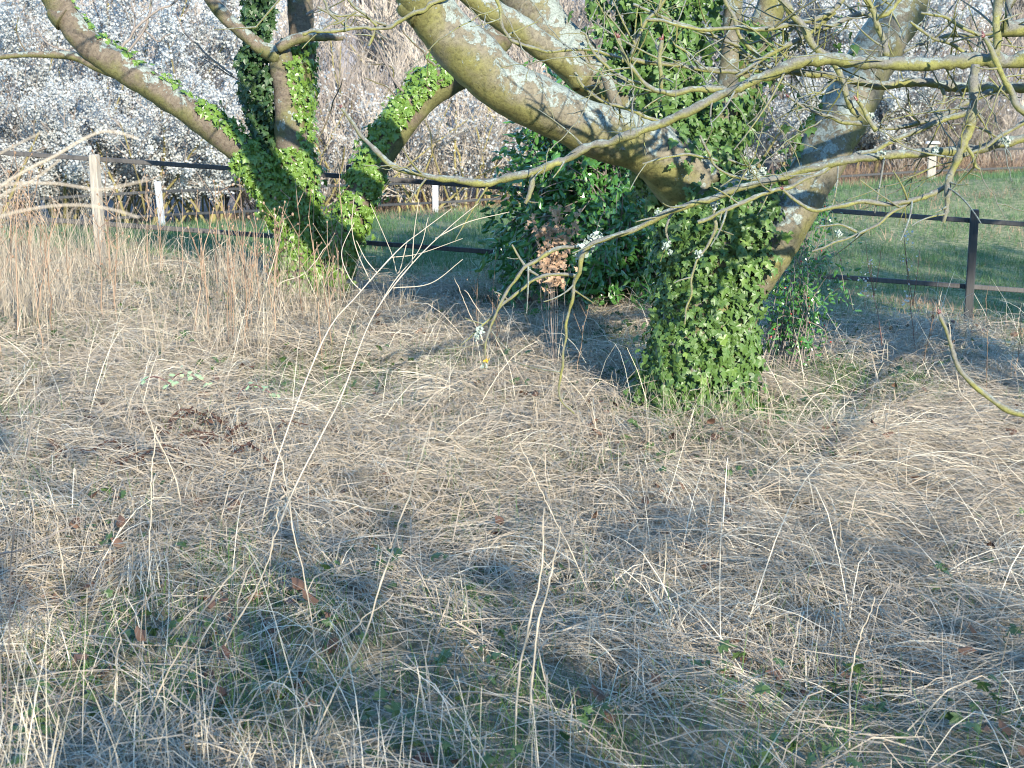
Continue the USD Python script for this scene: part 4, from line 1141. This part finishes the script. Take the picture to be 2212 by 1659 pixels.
parts_ = []
for (y0, y1, dens) in ((3.7, 6.5, 1500), (6.5, 9.5, 1250), (9.5, 14.9, 950)):
    x, y = field(dens, y0, y1, r5, 0.2)
    thin = nz(x, y, 0.8, 31)
    keep = (r5.uniform(0, 1, len(x)) < np.clip(4.0 * (thin - 0.30), 0.16, 1)) & (y < fence_y(x) + 0.35 * r5.standard_normal(len(x)))
    keep &= np.hypot(x - a_base[0], y - a_base[1]) > 0.30
    x, y = x[keep], y[keep]
    n = len(x)
    ang = flow(x, y) + r5.normal(0, 0.5, n) + np.where(r5.uniform(0, 1, n) < 0.5, r5.uniform(0, 6.28, n), 0)
    parts_.append(lying(x, y, ang, r5.uniform(0.18, 0.62, n), (0.0011, 0.0034), 0.05, 0.12, r5, 4, 0.09, 0.25))
gr = obj("dry_grass", join(parts_), straw)
print("dry grass triangles", sum(len(f) for v, f in parts_))
tag(gr, "matted pale dead grass covering the near ground", "grass", None, "stuff")
# sheaves: tussocks whose blades have fallen over together
def sheaves(xb, yb, a0, nb, r_, k=6):
    n = len(xb) * nb
    x = np.repeat(xb, nb) + r_.normal(0, 0.07, n); y = np.repeat(yb, nb) + r_.normal(0, 0.07, n)
    a = np.repeat(a0, nb) + r_.normal(0, 0.42, n)
    L = r_.uniform(0.3, 0.8, n); e0 = r_.uniform(0.15, 1.15, n); fall = r_.uniform(0.8, 1.7, n)
    t = np.linspace(0, 1, k)
    el = e0[:, None] - fall[:, None] * t[None] ** 0.8 * np.clip(e0[:, None] + 0.35, 0, 2)
    st = L[:, None] / (k - 1)
    aa = a[:, None] + r_.normal(0, 0.25, n)[:, None] * t[None]
    z0 = np.zeros((n, 1))
    px = x[:, None] + np.cumsum(np.hstack([z0, (np.cos(el) * np.cos(aa) * st)[:, 1:]]), 1)
    py = y[:, None] + np.cumsum(np.hstack([z0, (np.cos(el) * np.sin(aa) * st)[:, 1:]]), 1)
    pz = ground_z(x, y)[:, None] + np.cumsum(np.hstack([z0, (np.sin(el) * st)[:, 1:]]), 1)
    pz = np.maximum(pz, ground_z(px, py) + r_.uniform(0.01, 0.12, n)[:, None] * t[None] + 0.004)
    W = r_.uniform(0.0012, 0.0034, n)[:, None] * np.linspace(1, 0.35, k)[None]
    S = unit(np.stack([-np.sin(a), np.cos(a), r_.normal(0, 0.6, n)], 1))
    return ribbons(np.stack([px, py, pz], -1), W, S)


x, y = field(5.5, 3.9, 14.5, r5, 0.2)
keep = (np.hypot(x - a_base[0], y - a_base[1]) > 0.5) & (nz(x, y, 0.8, 31) > 0.42) & (y < fence_y(x))
x, y = x[keep], y[keep]
gr = obj("fallen_tussocks", sheaves(x, y, flow(x, y) + r5.normal(0, 0.7, len(x)), 64, r5), straw)
tag(gr, "pale tussocks of dead grass fallen over sideways in sheaves", "grass", None, "stuff")
# straw that still leans up out of the mat
x, y = field(60, 3.6, 14.9, r5, 0.2)
keep = (nz(x, y, 0.7, 41) > 0.42) & (np.hypot(x - a_base[0], y - a_base[1]) > 0.36) & (y < fence_y(x) + 0.3)
x, y = x[keep], y[keep]
n = len(x)
gr = obj("standing_straw", lying(x, y, flow(x, y) + 3.14 * (r5.uniform(0, 1, n) < 0.5) + r5.normal(0, 0.6, n), r5.uniform(0.2, 0.65, n), (0.0014, 0.0026), 0.08, 0.45, r5, 6, 0.02, 0.2), straw)
tag(gr, "thin straws leaning up out of the matted dead grass", "grass", None, "stuff")
# tall straw bank at left before the fence, a fringe at the big trunk's foot, and blades close to the camera
def upright(x, y, L, lean, width, r_, k=6):
    n = len(x)
    a = r_.uniform(0, 6.28, n); t = np.linspace(0, 1, k)
    tl = np.abs(r_.normal(0, 1, n) * lean)[:, None] + np.abs(r_.normal(0, 0.35, n))[:, None] * t[None]
    st = L[:, None] / (k - 1)
    hz = np.cumsum(np.hstack([np.zeros((n, 1)), (np.sin(tl) * st)[:, 1:]]), 1)
    P = np.stack([x[:, None] + np.cos(a)[:, None] * hz, y[:, None] + np.sin(a)[:, None] * hz, ground_z(x, y)[:, None] - 0.01 + np.cumsum(np.hstack([np.zeros((n, 1)), (np.cos(tl) * st)[:, 1:]]), 1)], -1)
    W = r_.uniform(*width, n)[:, None] * np.linspace(1, 0.3, k)[None]
    b = a + 1.57 + r_.normal(0, 0.8, n)
    return ribbons(P, W, unit(np.stack([np.cos(b), np.sin(b), 0 * b], 1)))


n = 16000
x = r5.uniform(-6.2, -0.9, n); y = r5.uniform(10.2, 14.5, n)
keep = (nz(x, y, 1.6, 71) + 0.07 * r5.standard_normal(n) > np.interp(x, [-6, -2.6, -0.9], [0.36, 0.44, 0.6]) + np.interp(y, [10.2, 12], [0.12, 0])) & (np.abs(x) < 0.345 * y + 0.7)
x, y = x[keep], y[keep]
gr = obj("tall_straw", upright(x, y, r5.uniform(0.3, 0.95, len(x)) * np.interp(x, [-6, -3, -0.9], [1.15, 0.95, 0.5]) * r5.choice([0.55, 0.8, 1.0, 1.1], len(x)), np.where(r5.uniform(0, 1, len(x)) < 0.35, 1.0, 0.35), (0.0011, 0.0032), r5), straw)
tag(gr, "bank of tall tan straw at left before the grey fence post", "grass", None, "stuff")
n = 420
x = a_base[0] + r5.normal(0.05, 0.42, n); y = a_base[1] - 0.36 - np.abs(r5.normal(0, 0.2, n))
gr = obj("trunk_foot_straw", upright(x, y, r5.uniform(0.12, 0.42, n), 0.6, (0.0012, 0.0024), r5), straw)
tag(gr, "fringe of straw standing against the big ivy trunk's foot", "grass", None, "stuff")
n = 380
x = r5.uniform(-1.9, 0.1, n); y = r5.uniform(2.9, 4.5, n)
keep = np.abs(x + 0.8) > 0
gr = obj("near_blades", upright(x, y, r5.uniform(0.25, 0.8, n) * np.interp(x, [-1.9, 0.25], [1.1, 0.6]), 0.3, (0.0012, 0.0026), r5), straw)
tag(gr, "blurred pale blades rising close to the camera at lower left", "grass", None, "stuff")
# green blades and leaves showing through
x, y = field(30, 3.4, 14.5, r5)
keep = nz(x, y, 0.8, 31) + 0.12 * r5.standard_normal(len(x)) < 0.48
x, y = x[keep], y[keep]
protos = [("tuft", tuft(26, 500 + i, 0.06, (0.05, 0.22), (0.0012, 0.0026), 0.6), grass_green, False) for i in range(5)]
instancer("green_grass", protos, None, np.stack([x, y, ground_z(x, y)], 1), r5.uniform(0, 6.28, len(x)), r5.uniform(0.7, 1.3, len(x)), r5.integers(0, 5, len(x)), "young green grass showing through gaps in the dead straw", "grass")


def leaf_patch(n, seed, size, R, z=(0.01, 0.1), outline=IVY_OUT, fold=0.25, flat=0.5):
    r_ = np.random.default_rng(seed)
    P = np.stack([r_.normal(0, R, n), r_.normal(0, R, n), r_.uniform(*z, n)], 1)
    V, f = leaves(P, unit(flat * r_.standard_normal((n, 3)) + [0, 0, 1]), unit(r_.standard_normal((n, 3)) * [1, 1, 0.3]), size * r_.uniform(0.6, 1.3, n), outline, fold, r=r_)
    return leaf_mesh(V, f)


x, y = field(9, 3.4, 14.0, r5)
keep = nz(x, y, 0.8, 31) + 0.10 * r5.standard_normal(len(x)) < 0.45
x, y = x[keep], y[keep]
protos = [("patch", leaf_patch(9, 520 + i, 0.042, 0.09, (0.03, 0.14)), herb_mat, False) for i in range(6)]
instancer("ground_ivy", protos, None, np.stack([x, y, ground_z(x, y)], 1), r5.uniform(0, 6.28, len(x)), r5.uniform(0.8, 1.3, len(x)), r5.integers(0, 6, len(x)), "small green leaves creeping among the dead grass", "ground cover")
x, y = field(22, 3.4, 14.0, r5)
keep = nz(x, y, 1.1, 57) + 0.09 * r5.standard_normal(len(x)) > 0.62
x, y = x[keep], y[keep]
protos = [("leaf", leaf_patch(3, 540 + i, 0.055, 0.07, (0.04, 0.13), OVAL_OUT * [1.7, 1], 0.7, 0.8), dead_mat, False) for i in range(6)]
instancer("leaf_litter", protos, None, np.stack([x, y, ground_z(x, y)], 1), r5.uniform(0, 6.28, len(x)), r5.uniform(0.7, 1.25, len(x)), r5.integers(0, 6, len(x)), "curled brown fallen leaves scattered in the dead grass", "leaves")
# meadow turf
x, y = field(34, 14.3, 20, r5, 0.3)
x2, y2 = field(13, 20, 38.6, r5, 0.3)
x, y = np.concatenate([x, x2]), np.concatenate([y, y2])
keep = y > fence_y(x) + 0.1 + 0.3 * np.abs(r5.standard_normal(len(x)))
x, y = x[keep], y[keep]
tan_spot = nz(x, y, 0.35, 63) + 0.11 * r5.standard_normal(len(x)) > 0.61
protos = [("tuft", tuft(30, 560 + i, 0.12, (0.04, 0.13), (0.0018, 0.0036), 0.6), meadow_green if i < 6 else straw_warm, False) for i in range(8)]
instancer("meadow_grass", protos, None, np.stack([x, y, ground_z(x, y)], 1), r5.uniform(0, 6.28, len(x)), r5.uniform(0.7, 1.4, len(x)) * np.where(y > 20, 1.3, 1), np.where(tan_spot, r5.integers(6, 8, len(x)), r5.integers(0, 6, len(x))), "short green grass of the meadow beyond the dark fence", "grass")
# rank dead grass at the meadow's far edge
x = r5.uniform(-14, 18, 1500); y = 38.7 + np.abs(r5.normal(0, 1.6, 1500))
protos = [("tuft", tuft(26, 580 + i, 0.15, (0.3, 0.9), (0.004, 0.008), 0.3), straw_warm, False) for i in range(3)]
instancer("edge_grass", protos, None, np.stack([x, y, ground_z(x, y)], 1), r5.uniform(0, 6.28, len(x)), r5.uniform(0.6, 1.2, len(x)), r5.integers(0, 3, len(x)), "tan rank grass along the meadow's far edge", "grass")

# ---------------------------------------------------------------- single dead stalks
def stalk(name, label, pts, wid, cat="stalk", mat=None, branches=(), D=None, group=None, dD=0.0):
    """A dead stalk rooted where its first point meets the ground."""
    if D is None:
        D = on_ground(*pts[0])[1]
    root_p = at(*pts[0], D)
    root_p[2] = min(root_p[2], float(ground_z(root_p[0], root_p[1])) - 0.02)
    root = thing(name, label, cat, root_p, 0, None, group)
    p, r = limb(pts, np.asarray(wid) * 0.46, D + dD * np.linspace(0, 1, len(pts)))
    r_ = np.random.default_rng(int(abs(pts[0][0] * 7 + pts[0][1])))
    q = spline(np.hstack([p, r[:, None]]), 40)
    p, r = q[:, :3], q[:, 3]
    p = p + np.cumsum(r_.normal(0, 0.0035, p.shape), 0) * np.linspace(0, 1, 40)[:, None] * (dD == 0)
    r = r * np.where(np.arange(40) % 9 == 4, 1.45, 1.0)      # nodes
    p[0] = root_p
    obj("stem", tube(p - root_p, r, 6, 0.15, 3), mat or stalk_mat, root, smooth=True)
    for b in branches:
        q, rr = limb(b, [wid[-1] * 0.8, wid[-1] * 0.45] if np.ndim(wid) else [3, 2], D + dD)
        obj("side_stem", tube(q - root_p, rr, 5), mat or stalk_mat, root, smooth=True)
    return root


stalk("dead_stalk", "tall branched pale stalk leaning right between the two trees, the front one", [(455, 1560), (540, 1310), (625, 1080), (700, 930), (740, 850), (804, 686), (890, 570), (975, 487), (1033, 440)], [11, 9, 7, 5, 3], branches=[[(804, 686), (850, 610), (905, 540), (925, 470)], [(850, 622), (930, 612), (1000, 560)], [(890, 570), (895, 500), (905, 430)], [(940, 515), (1010, 480), (1100, 458)]], D=6.3, dD=1.2)
stalk("dead_stalk", "tall branched pale stalk leaning right beside the forked tree's foot", [(500, 1430), (560, 1150), (610, 960), (702, 727), (770, 640), (860, 540), (910, 500), (975, 451)], [10, 8, 6, 5, 3], branches=[[(800, 608), (772, 545), (760, 490), (765, 425)], [(845, 556), (905, 548), (1000, 515)], [(815, 590), (790, 560), (770, 520)], [(780, 628), (755, 600), (738, 545), (765, 480)], [(880, 520), (860, 590), (845, 545), (800, 440)]], D=6.6, dD=1.2)
ST = [
    ("pale straight straw in mid foreground leaning left over the grass", [(1285, 1310), (1240, 1210), (1190, 1110), (1140, 1015), (1105, 945)], [6, 5, 4]),
    ("long thin pale stalk reaching up from bottom left of centre", [(650, 1660), (720, 1500), (790, 1370), (830, 1250), (875, 1110), (950, 905)], [10, 9, 7, 5]),
    ("upright bleached stalk at bottom centre, the taller of the close pair", [(1108, 1640), (1125, 1450), (1150, 1320), (1172, 1220), (1178, 1110)], [13, 11, 8, 6]),
    ("upright bleached stalk at bottom centre, the right one of the close pair", [(1140, 1630), (1150, 1480), (1165, 1350), (1190, 1230), (1200, 1130)], [12, 11, 9, 6]),
    ("upright stalk crossing the tall leaning stalks at centre left", [(690, 1460), (672, 1330), (655, 1230), (632, 1100), (612, 990), (585, 880)], [7, 6, 5]),
    ("stalk slanting up to the right at bottom left, crossing the others", [(290, 1640), (340, 1500), (420, 1350), (480, 1260), (530, 1205)], [9, 8, 7]),
    ("long low stalk slanting right along the bottom left grass", [(300, 1632), (420, 1590), (513, 1556), (600, 1525), (690, 1488)], [9, 8, 6]),
    ("stalk slanting right from the bottom left third", [(455, 1590), (560, 1500), (650, 1440), (740, 1380), (830, 1290)], [8, 7, 5]),
    ("thin upright pale stem at left, below the rusty bracken", [(330, 1330), (326, 1200), (338, 1080), (352, 960), (360, 920)], [7, 6, 5]),
    ("thin bent stem rising through the rusty bracken", [(395, 1150), (385, 1050), (355, 960), (335, 880), (325, 820)], [7, 6, 5]),
    ("leftmost thin upright straw of the lower left grass", [(150, 1340), (140, 1260), (128, 1180), (118, 1120)], [6, 6, 5]),
    ("upright straw left of the bottom left stalks", [(245, 1620), (240, 1530), (232, 1440), (228, 1380)], [10, 9, 7]),
    ("orange-tan stalk pair's front stem in lower left", [(470, 1440), (500, 1360), (540, 1290), (580, 1190), (600, 1080)], [9, 8, 6]),
    ("blurred tan stalk standing in the lower right corner", [(1832, 1650), (1838, 1519), (1859, 1382), (1883, 1290)], [11, 9, 8, 6]),
    ("small pale stalk left of the lower right tan stalk", [(1700, 1480), (1712, 1410), (1722, 1350), (1728, 1320)], [6, 5, 4]),
    ("white bent straw hanging beside the budding twig at right", [(2150, 960), (2100, 880), (2075, 850), (2060, 770), (2052, 700)], [5, 4, 4]),
    ("bleached straw bent over left of the fence's dark post", [(1795, 800), (1780, 740), (1765, 660), (1745, 560)], [5, 4, 3]),
    ("thin reddish shoot beside the big trunk's right edge", [(1770, 770), (1748, 690), (1722, 620), (1710, 540)], [4, 4, 3]),
    ("grey straw leaning over the trunk's shadow at centre", [(1120, 830), (1090, 770), (1050, 690), (1005, 620)], [5, 4, 3]),
    ("second straw leaning over the trunk's shadow, left of the first", [(1065, 800), (1045, 740), (1010, 660), (985, 590)], [5, 4, 3]),
    ("curved stem standing before the forked tree's right foot", [(775, 640), (760, 590), (740, 560), (712, 505)], [5, 4, 3]),
    ("pale twig curving out right at the forked tree's foot", [(640, 720), (600, 620), (660, 590), (716, 523)], [5, 5, 4]),
    ("thin Y-shaped stem left of the forked tree's foot", [(545, 760), (565, 660), (592, 560), (612, 480)], [5, 4, 3]),
]
for lab, pts, wid in ST:
    v0 = pts[0][1]
    stalk("dead_stalk", lab, pts, wid)
# blossom-dotted saplings on the right
for k, (lab, pts) in enumerate((("thin sapling with tiny pink-white flowers left of the dark post", [(1988, 830), (1978, 760), (1972, 660), (1966, 560), (1962, 500)]), ("shorter flowering sapling further left of the dark post", [(1910, 790), (1900, 700), (1888, 640), (1878, 560)]))):
    D = 12.5
    rt = stalk("flowering_sapling", lab, pts, [4, 3, 2], "sapling", bud_mat, [[pts[2], (pts[2][0] - 14, pts[3][1]), (pts[2][0] - 18, pts[3][1] - 40)], [pts[2], (pts[2][0] + 12, pts[3][1] + 10), (pts[2][0] + 14, pts[3][1] - 20)]], D)
    r_ = np.random.default_rng(k + 5)
    c0 = UsdGeom.Xformable(rt).GetOrderedXformOps()[0].Get()
    P = np.array([at(pts[-1][0] + 16 * r_.standard_normal() * 0.6, r_.uniform(pts[-1][1], pts[2][1]), D + 0.03 * r_.standard_normal()) for _ in range(46)]) - np.array(c0)
    obj("blossom", flower_mesh(P, 0.009, r_), petal, rt, kind="stuff")
# canes arching in from the left, close to the camera
CN = [("pale cane arching over the grey post from the left edge", [(-60, 440), (0, 402), (60, 366), (120, 336), (175, 303), (222, 284), (262, 288), (299, 300)], [13, 12, 11, 10, 8, 6], 2.6),
      ("blurred pale cane below the arching one at left", [(-60, 420), (20, 398), (110, 396), (160, 402), (215, 410), (270, 400), (322, 388)], [8, 8, 7, 6, 5], 2.4),
      ("lowest blurred cane crossing the grey post's foot", [(-60, 490), (20, 462), (90, 448), (150, 443), (205, 446), (255, 456), (300, 470)], [8, 7, 6, 5], 2.4),
      ("straight cane rising right at the far left edge", [(-60, 372), (0, 332), (45, 308), (90, 286)], [8, 7, 6, 4], 2.8),
      ("short cane fork below the arching cane at left edge", [(-60, 470), (0, 425), (70, 390), (130, 345)], [9, 8, 6, 4], 2.7)]
for lab, pts, wid, D in CN:
    p, r = limb(pts, np.asarray(wid) * 0.5, D, 30)
    foot = np.array([p[0][0] - 0.15, p[0][1] - 0.1, float(ground_z(p[0][0] - 0.15, p[0][1] - 0.1)) - 0.03])
    p = np.vstack([spline(np.array([foot, foot * [1, 1, 0] + [0.0, 0.02, 0.9], p[0]]), 12)[:-1], p]); r = np.concatenate([np.full(11, r[0] * 1.1), r])
    c = thing("dead_cane", lab, "cane", foot)
    obj("stem", tube(p - foot, r, 7, 0.1, 2), stalk_mat, c, smooth=True)
# dark thin stems, out of focus at the left edge
for k, (lab, pts) in enumerate((("dark blurred stem rising along the left edge", [(10, 1640), (18, 1450), (28, 1200), (45, 950), (62, 760)]), ("dark twig slanting right across the lower left grass", [(-20, 1200), (60, 1180), (150, 1130), (260, 1040)]), ("dark thin twig leaning right in the bottom left corner", [(60, 1650), (120, 1520), (200, 1440), (330, 1290)]))):
    stalk("dark_stem", lab, pts, [9, 8, 6, 4], "stem", twig_dark, D=4.6)

# the stand of brown dead weeds at left
wr = np.random.default_rng(77)


def weed(seed):
    r_ = np.random.default_rng(seed)
    root = thing("dead_weed", "thin brown dead weed stem in the stand before the grey post", "weed", (0, 0, 0), 0, 1, "dead weed stems standing at left")
    H = r_.uniform(0.75, 1.05)
    x = np.linspace(0, 1, 9)
    q = np.stack([0.25 * H * x ** 1.5 * r_.normal(0, 0.6), 0.2 * H * x ** 1.5 * r_.normal(0, 0.6), H * x - 0.03], 1) + 0.006 * r_.standard_normal((9, 3))
    obj("stem", tube(q, np.linspace(0.0055, 0.0022, 9), 6), straw_warm, root, smooth=True)
    Ps, heads = [], []
    for k in range(r_.integers(3, 7)):
        i = r_.integers(4, 9)
        d = unit(r_.standard_normal(3) * [1, 1, 0] * 0.6 + [0, 0, 1])
        L = r_.uniform(0.08, 0.26)
        e = q[i] + d * L * np.linspace(0, 1, 5)[:, None]
        Ps.append(e)
        heads.append(e[-1])
    obj("side_stems", quick_tubes(np.array(Ps), np.tile(np.linspace(0.0026, 0.0014, 5), (len(Ps), 1)), 4), straw_warm, root)
    s = trimesh.creation.icosphere(1, 0.007)
    obj("seed_heads", join([(s.vertices * r_.uniform(0.6, 1.3) * [1, 1, 1.4] + h, s.faces) for h in heads + [q[-1]]]), straw_warm, root, kind="stuff")
    return root


weeds = [weed(600 + i) for i in range(6)]
spots = [(wr.uniform(-4.9, -1.35), wr.uniform(10.6, 14.0)) for _ in range(70)] + [(wr.uniform(-4.6, -3.0), wr.uniform(8.6, 10.6)) for _ in range(8)] + [(wr.uniform(-0.9, 0.5), wr.uniform(10.8, 12.6)) for _ in range(7)] + [(wr.uniform(2.0, 4.2), wr.uniform(11.2, 13.2)) for _ in range(9)]
for i, (x, y) in enumerate(spots):
    left = x < -1.0
    put(weeds[i % 6], (x, y, float(ground_z(x, y))), wr.uniform(0, 6.28), wr.uniform(0.85, 1.35) if left else wr.uniform(0.5, 0.8),
        None if left else ("thin brown dead weed stem near the big trunk" if x < 1 else "thin brown dead weed stem before the dark post at right"),
        None if left else ("dead weed stems near the big trunk" if x < 1 else "dead weed stems at right"))

# rusty bracken heap
br = on_ground(430, 985)
br[2] = ground_z(br[0], br[1])
brk = thing("dead_bracken", "collapsed rusty brown bracken lying in the dead grass at left", "bracken", br)
r6 = np.random.default_rng(5)
Vb, stemP = [], []
for k in range(34):
    a = r6.uniform(0, 6.28); L = r6.uniform(0.25, 0.6)
    c0 = np.array([r6.normal(-0.15, 0.36), r6.normal(0.0, 0.34), r6.uniform(0.02, 0.08)])
    e = c0 + [math.cos(a) * L, math.sin(a) * L, r6.uniform(-0.06, 0.14)]
    q = spline(np.array([c0, (c0 + e) / 2 + [0, 0, 0.1], e]), 10)
    stemP.append(q)
    m = 34
    s = r6.uniform(0.1, 1, m)
    P = np.stack([np.interp(s, np.linspace(0, 1, 10), q[:, j]) for j in range(3)], 1)
    V, f = leaves(P, unit(0.6 * r6.standard_normal((m, 3)) + [0, -0.3, 1]), unit(r6.standard_normal((m, 3))), 0.028 * r6.uniform(0.5, 1.5, m), OVAL_OUT * [1.2, 1], 0.6, r=r6)
    Vb.append(V)
obj("fronds", leaf_mesh(np.concatenate(Vb), f), bracken_mat, brk, kind="stuff")
obj("stems", quick_tubes(np.array(stemP), np.full((34, 10), 0.003), 4), bracken_mat, brk)
# pale bramble sprays
for k, (u, v, lab) in enumerate(((370, 845, "pale green bramble leaves above the rusty bracken"), (515, 870, "small pale green bramble spray right of the rusty bracken"), (305, 865, "pale green bramble leaves left of the rusty bracken"))):
    b = on_ground(u, v + 18)
    b[2] = ground_z(b[0], b[1])
    t = thing("bramble_spray", lab, "bramble", b)
    r_ = np.random.default_rng(40 + k)
    q = spline(np.array([[0, 0, 0], [0.02, -0.05, 0.14], [0.12, -0.1, 0.2], [0.25, -0.12, 0.14]]), 12)
    obj("stem", tube(q, 0.003, 5), bud_mat, t)
    for j in range(5 - k):
        i = r_.integers(5, 12)
        for d in range(3):
            V, f = leaves(q[i][None] + 0.01 * r_.standard_normal((1, 3)), np.array([[r_.normal(0, .3), -0.5, 1]]), np.array([[math.cos(d * 2.1 + j), math.sin(d * 2.1 + j), 0.1]]), np.array([0.036]), OVAL_OUT * [1.9, 1], 0.3, r=r_)
            obj("leaf", (V[0], f), pale_leaf, t)

tot = 0
for p in Usd.PrimRange(stage.GetPrimAtPath("/World")):
    if p.IsA(UsdGeom.Mesh):
        tot += len(UsdGeom.Mesh(p).GetFaceVertexCountsAttr().Get())
print("TRIANGLES", tot)
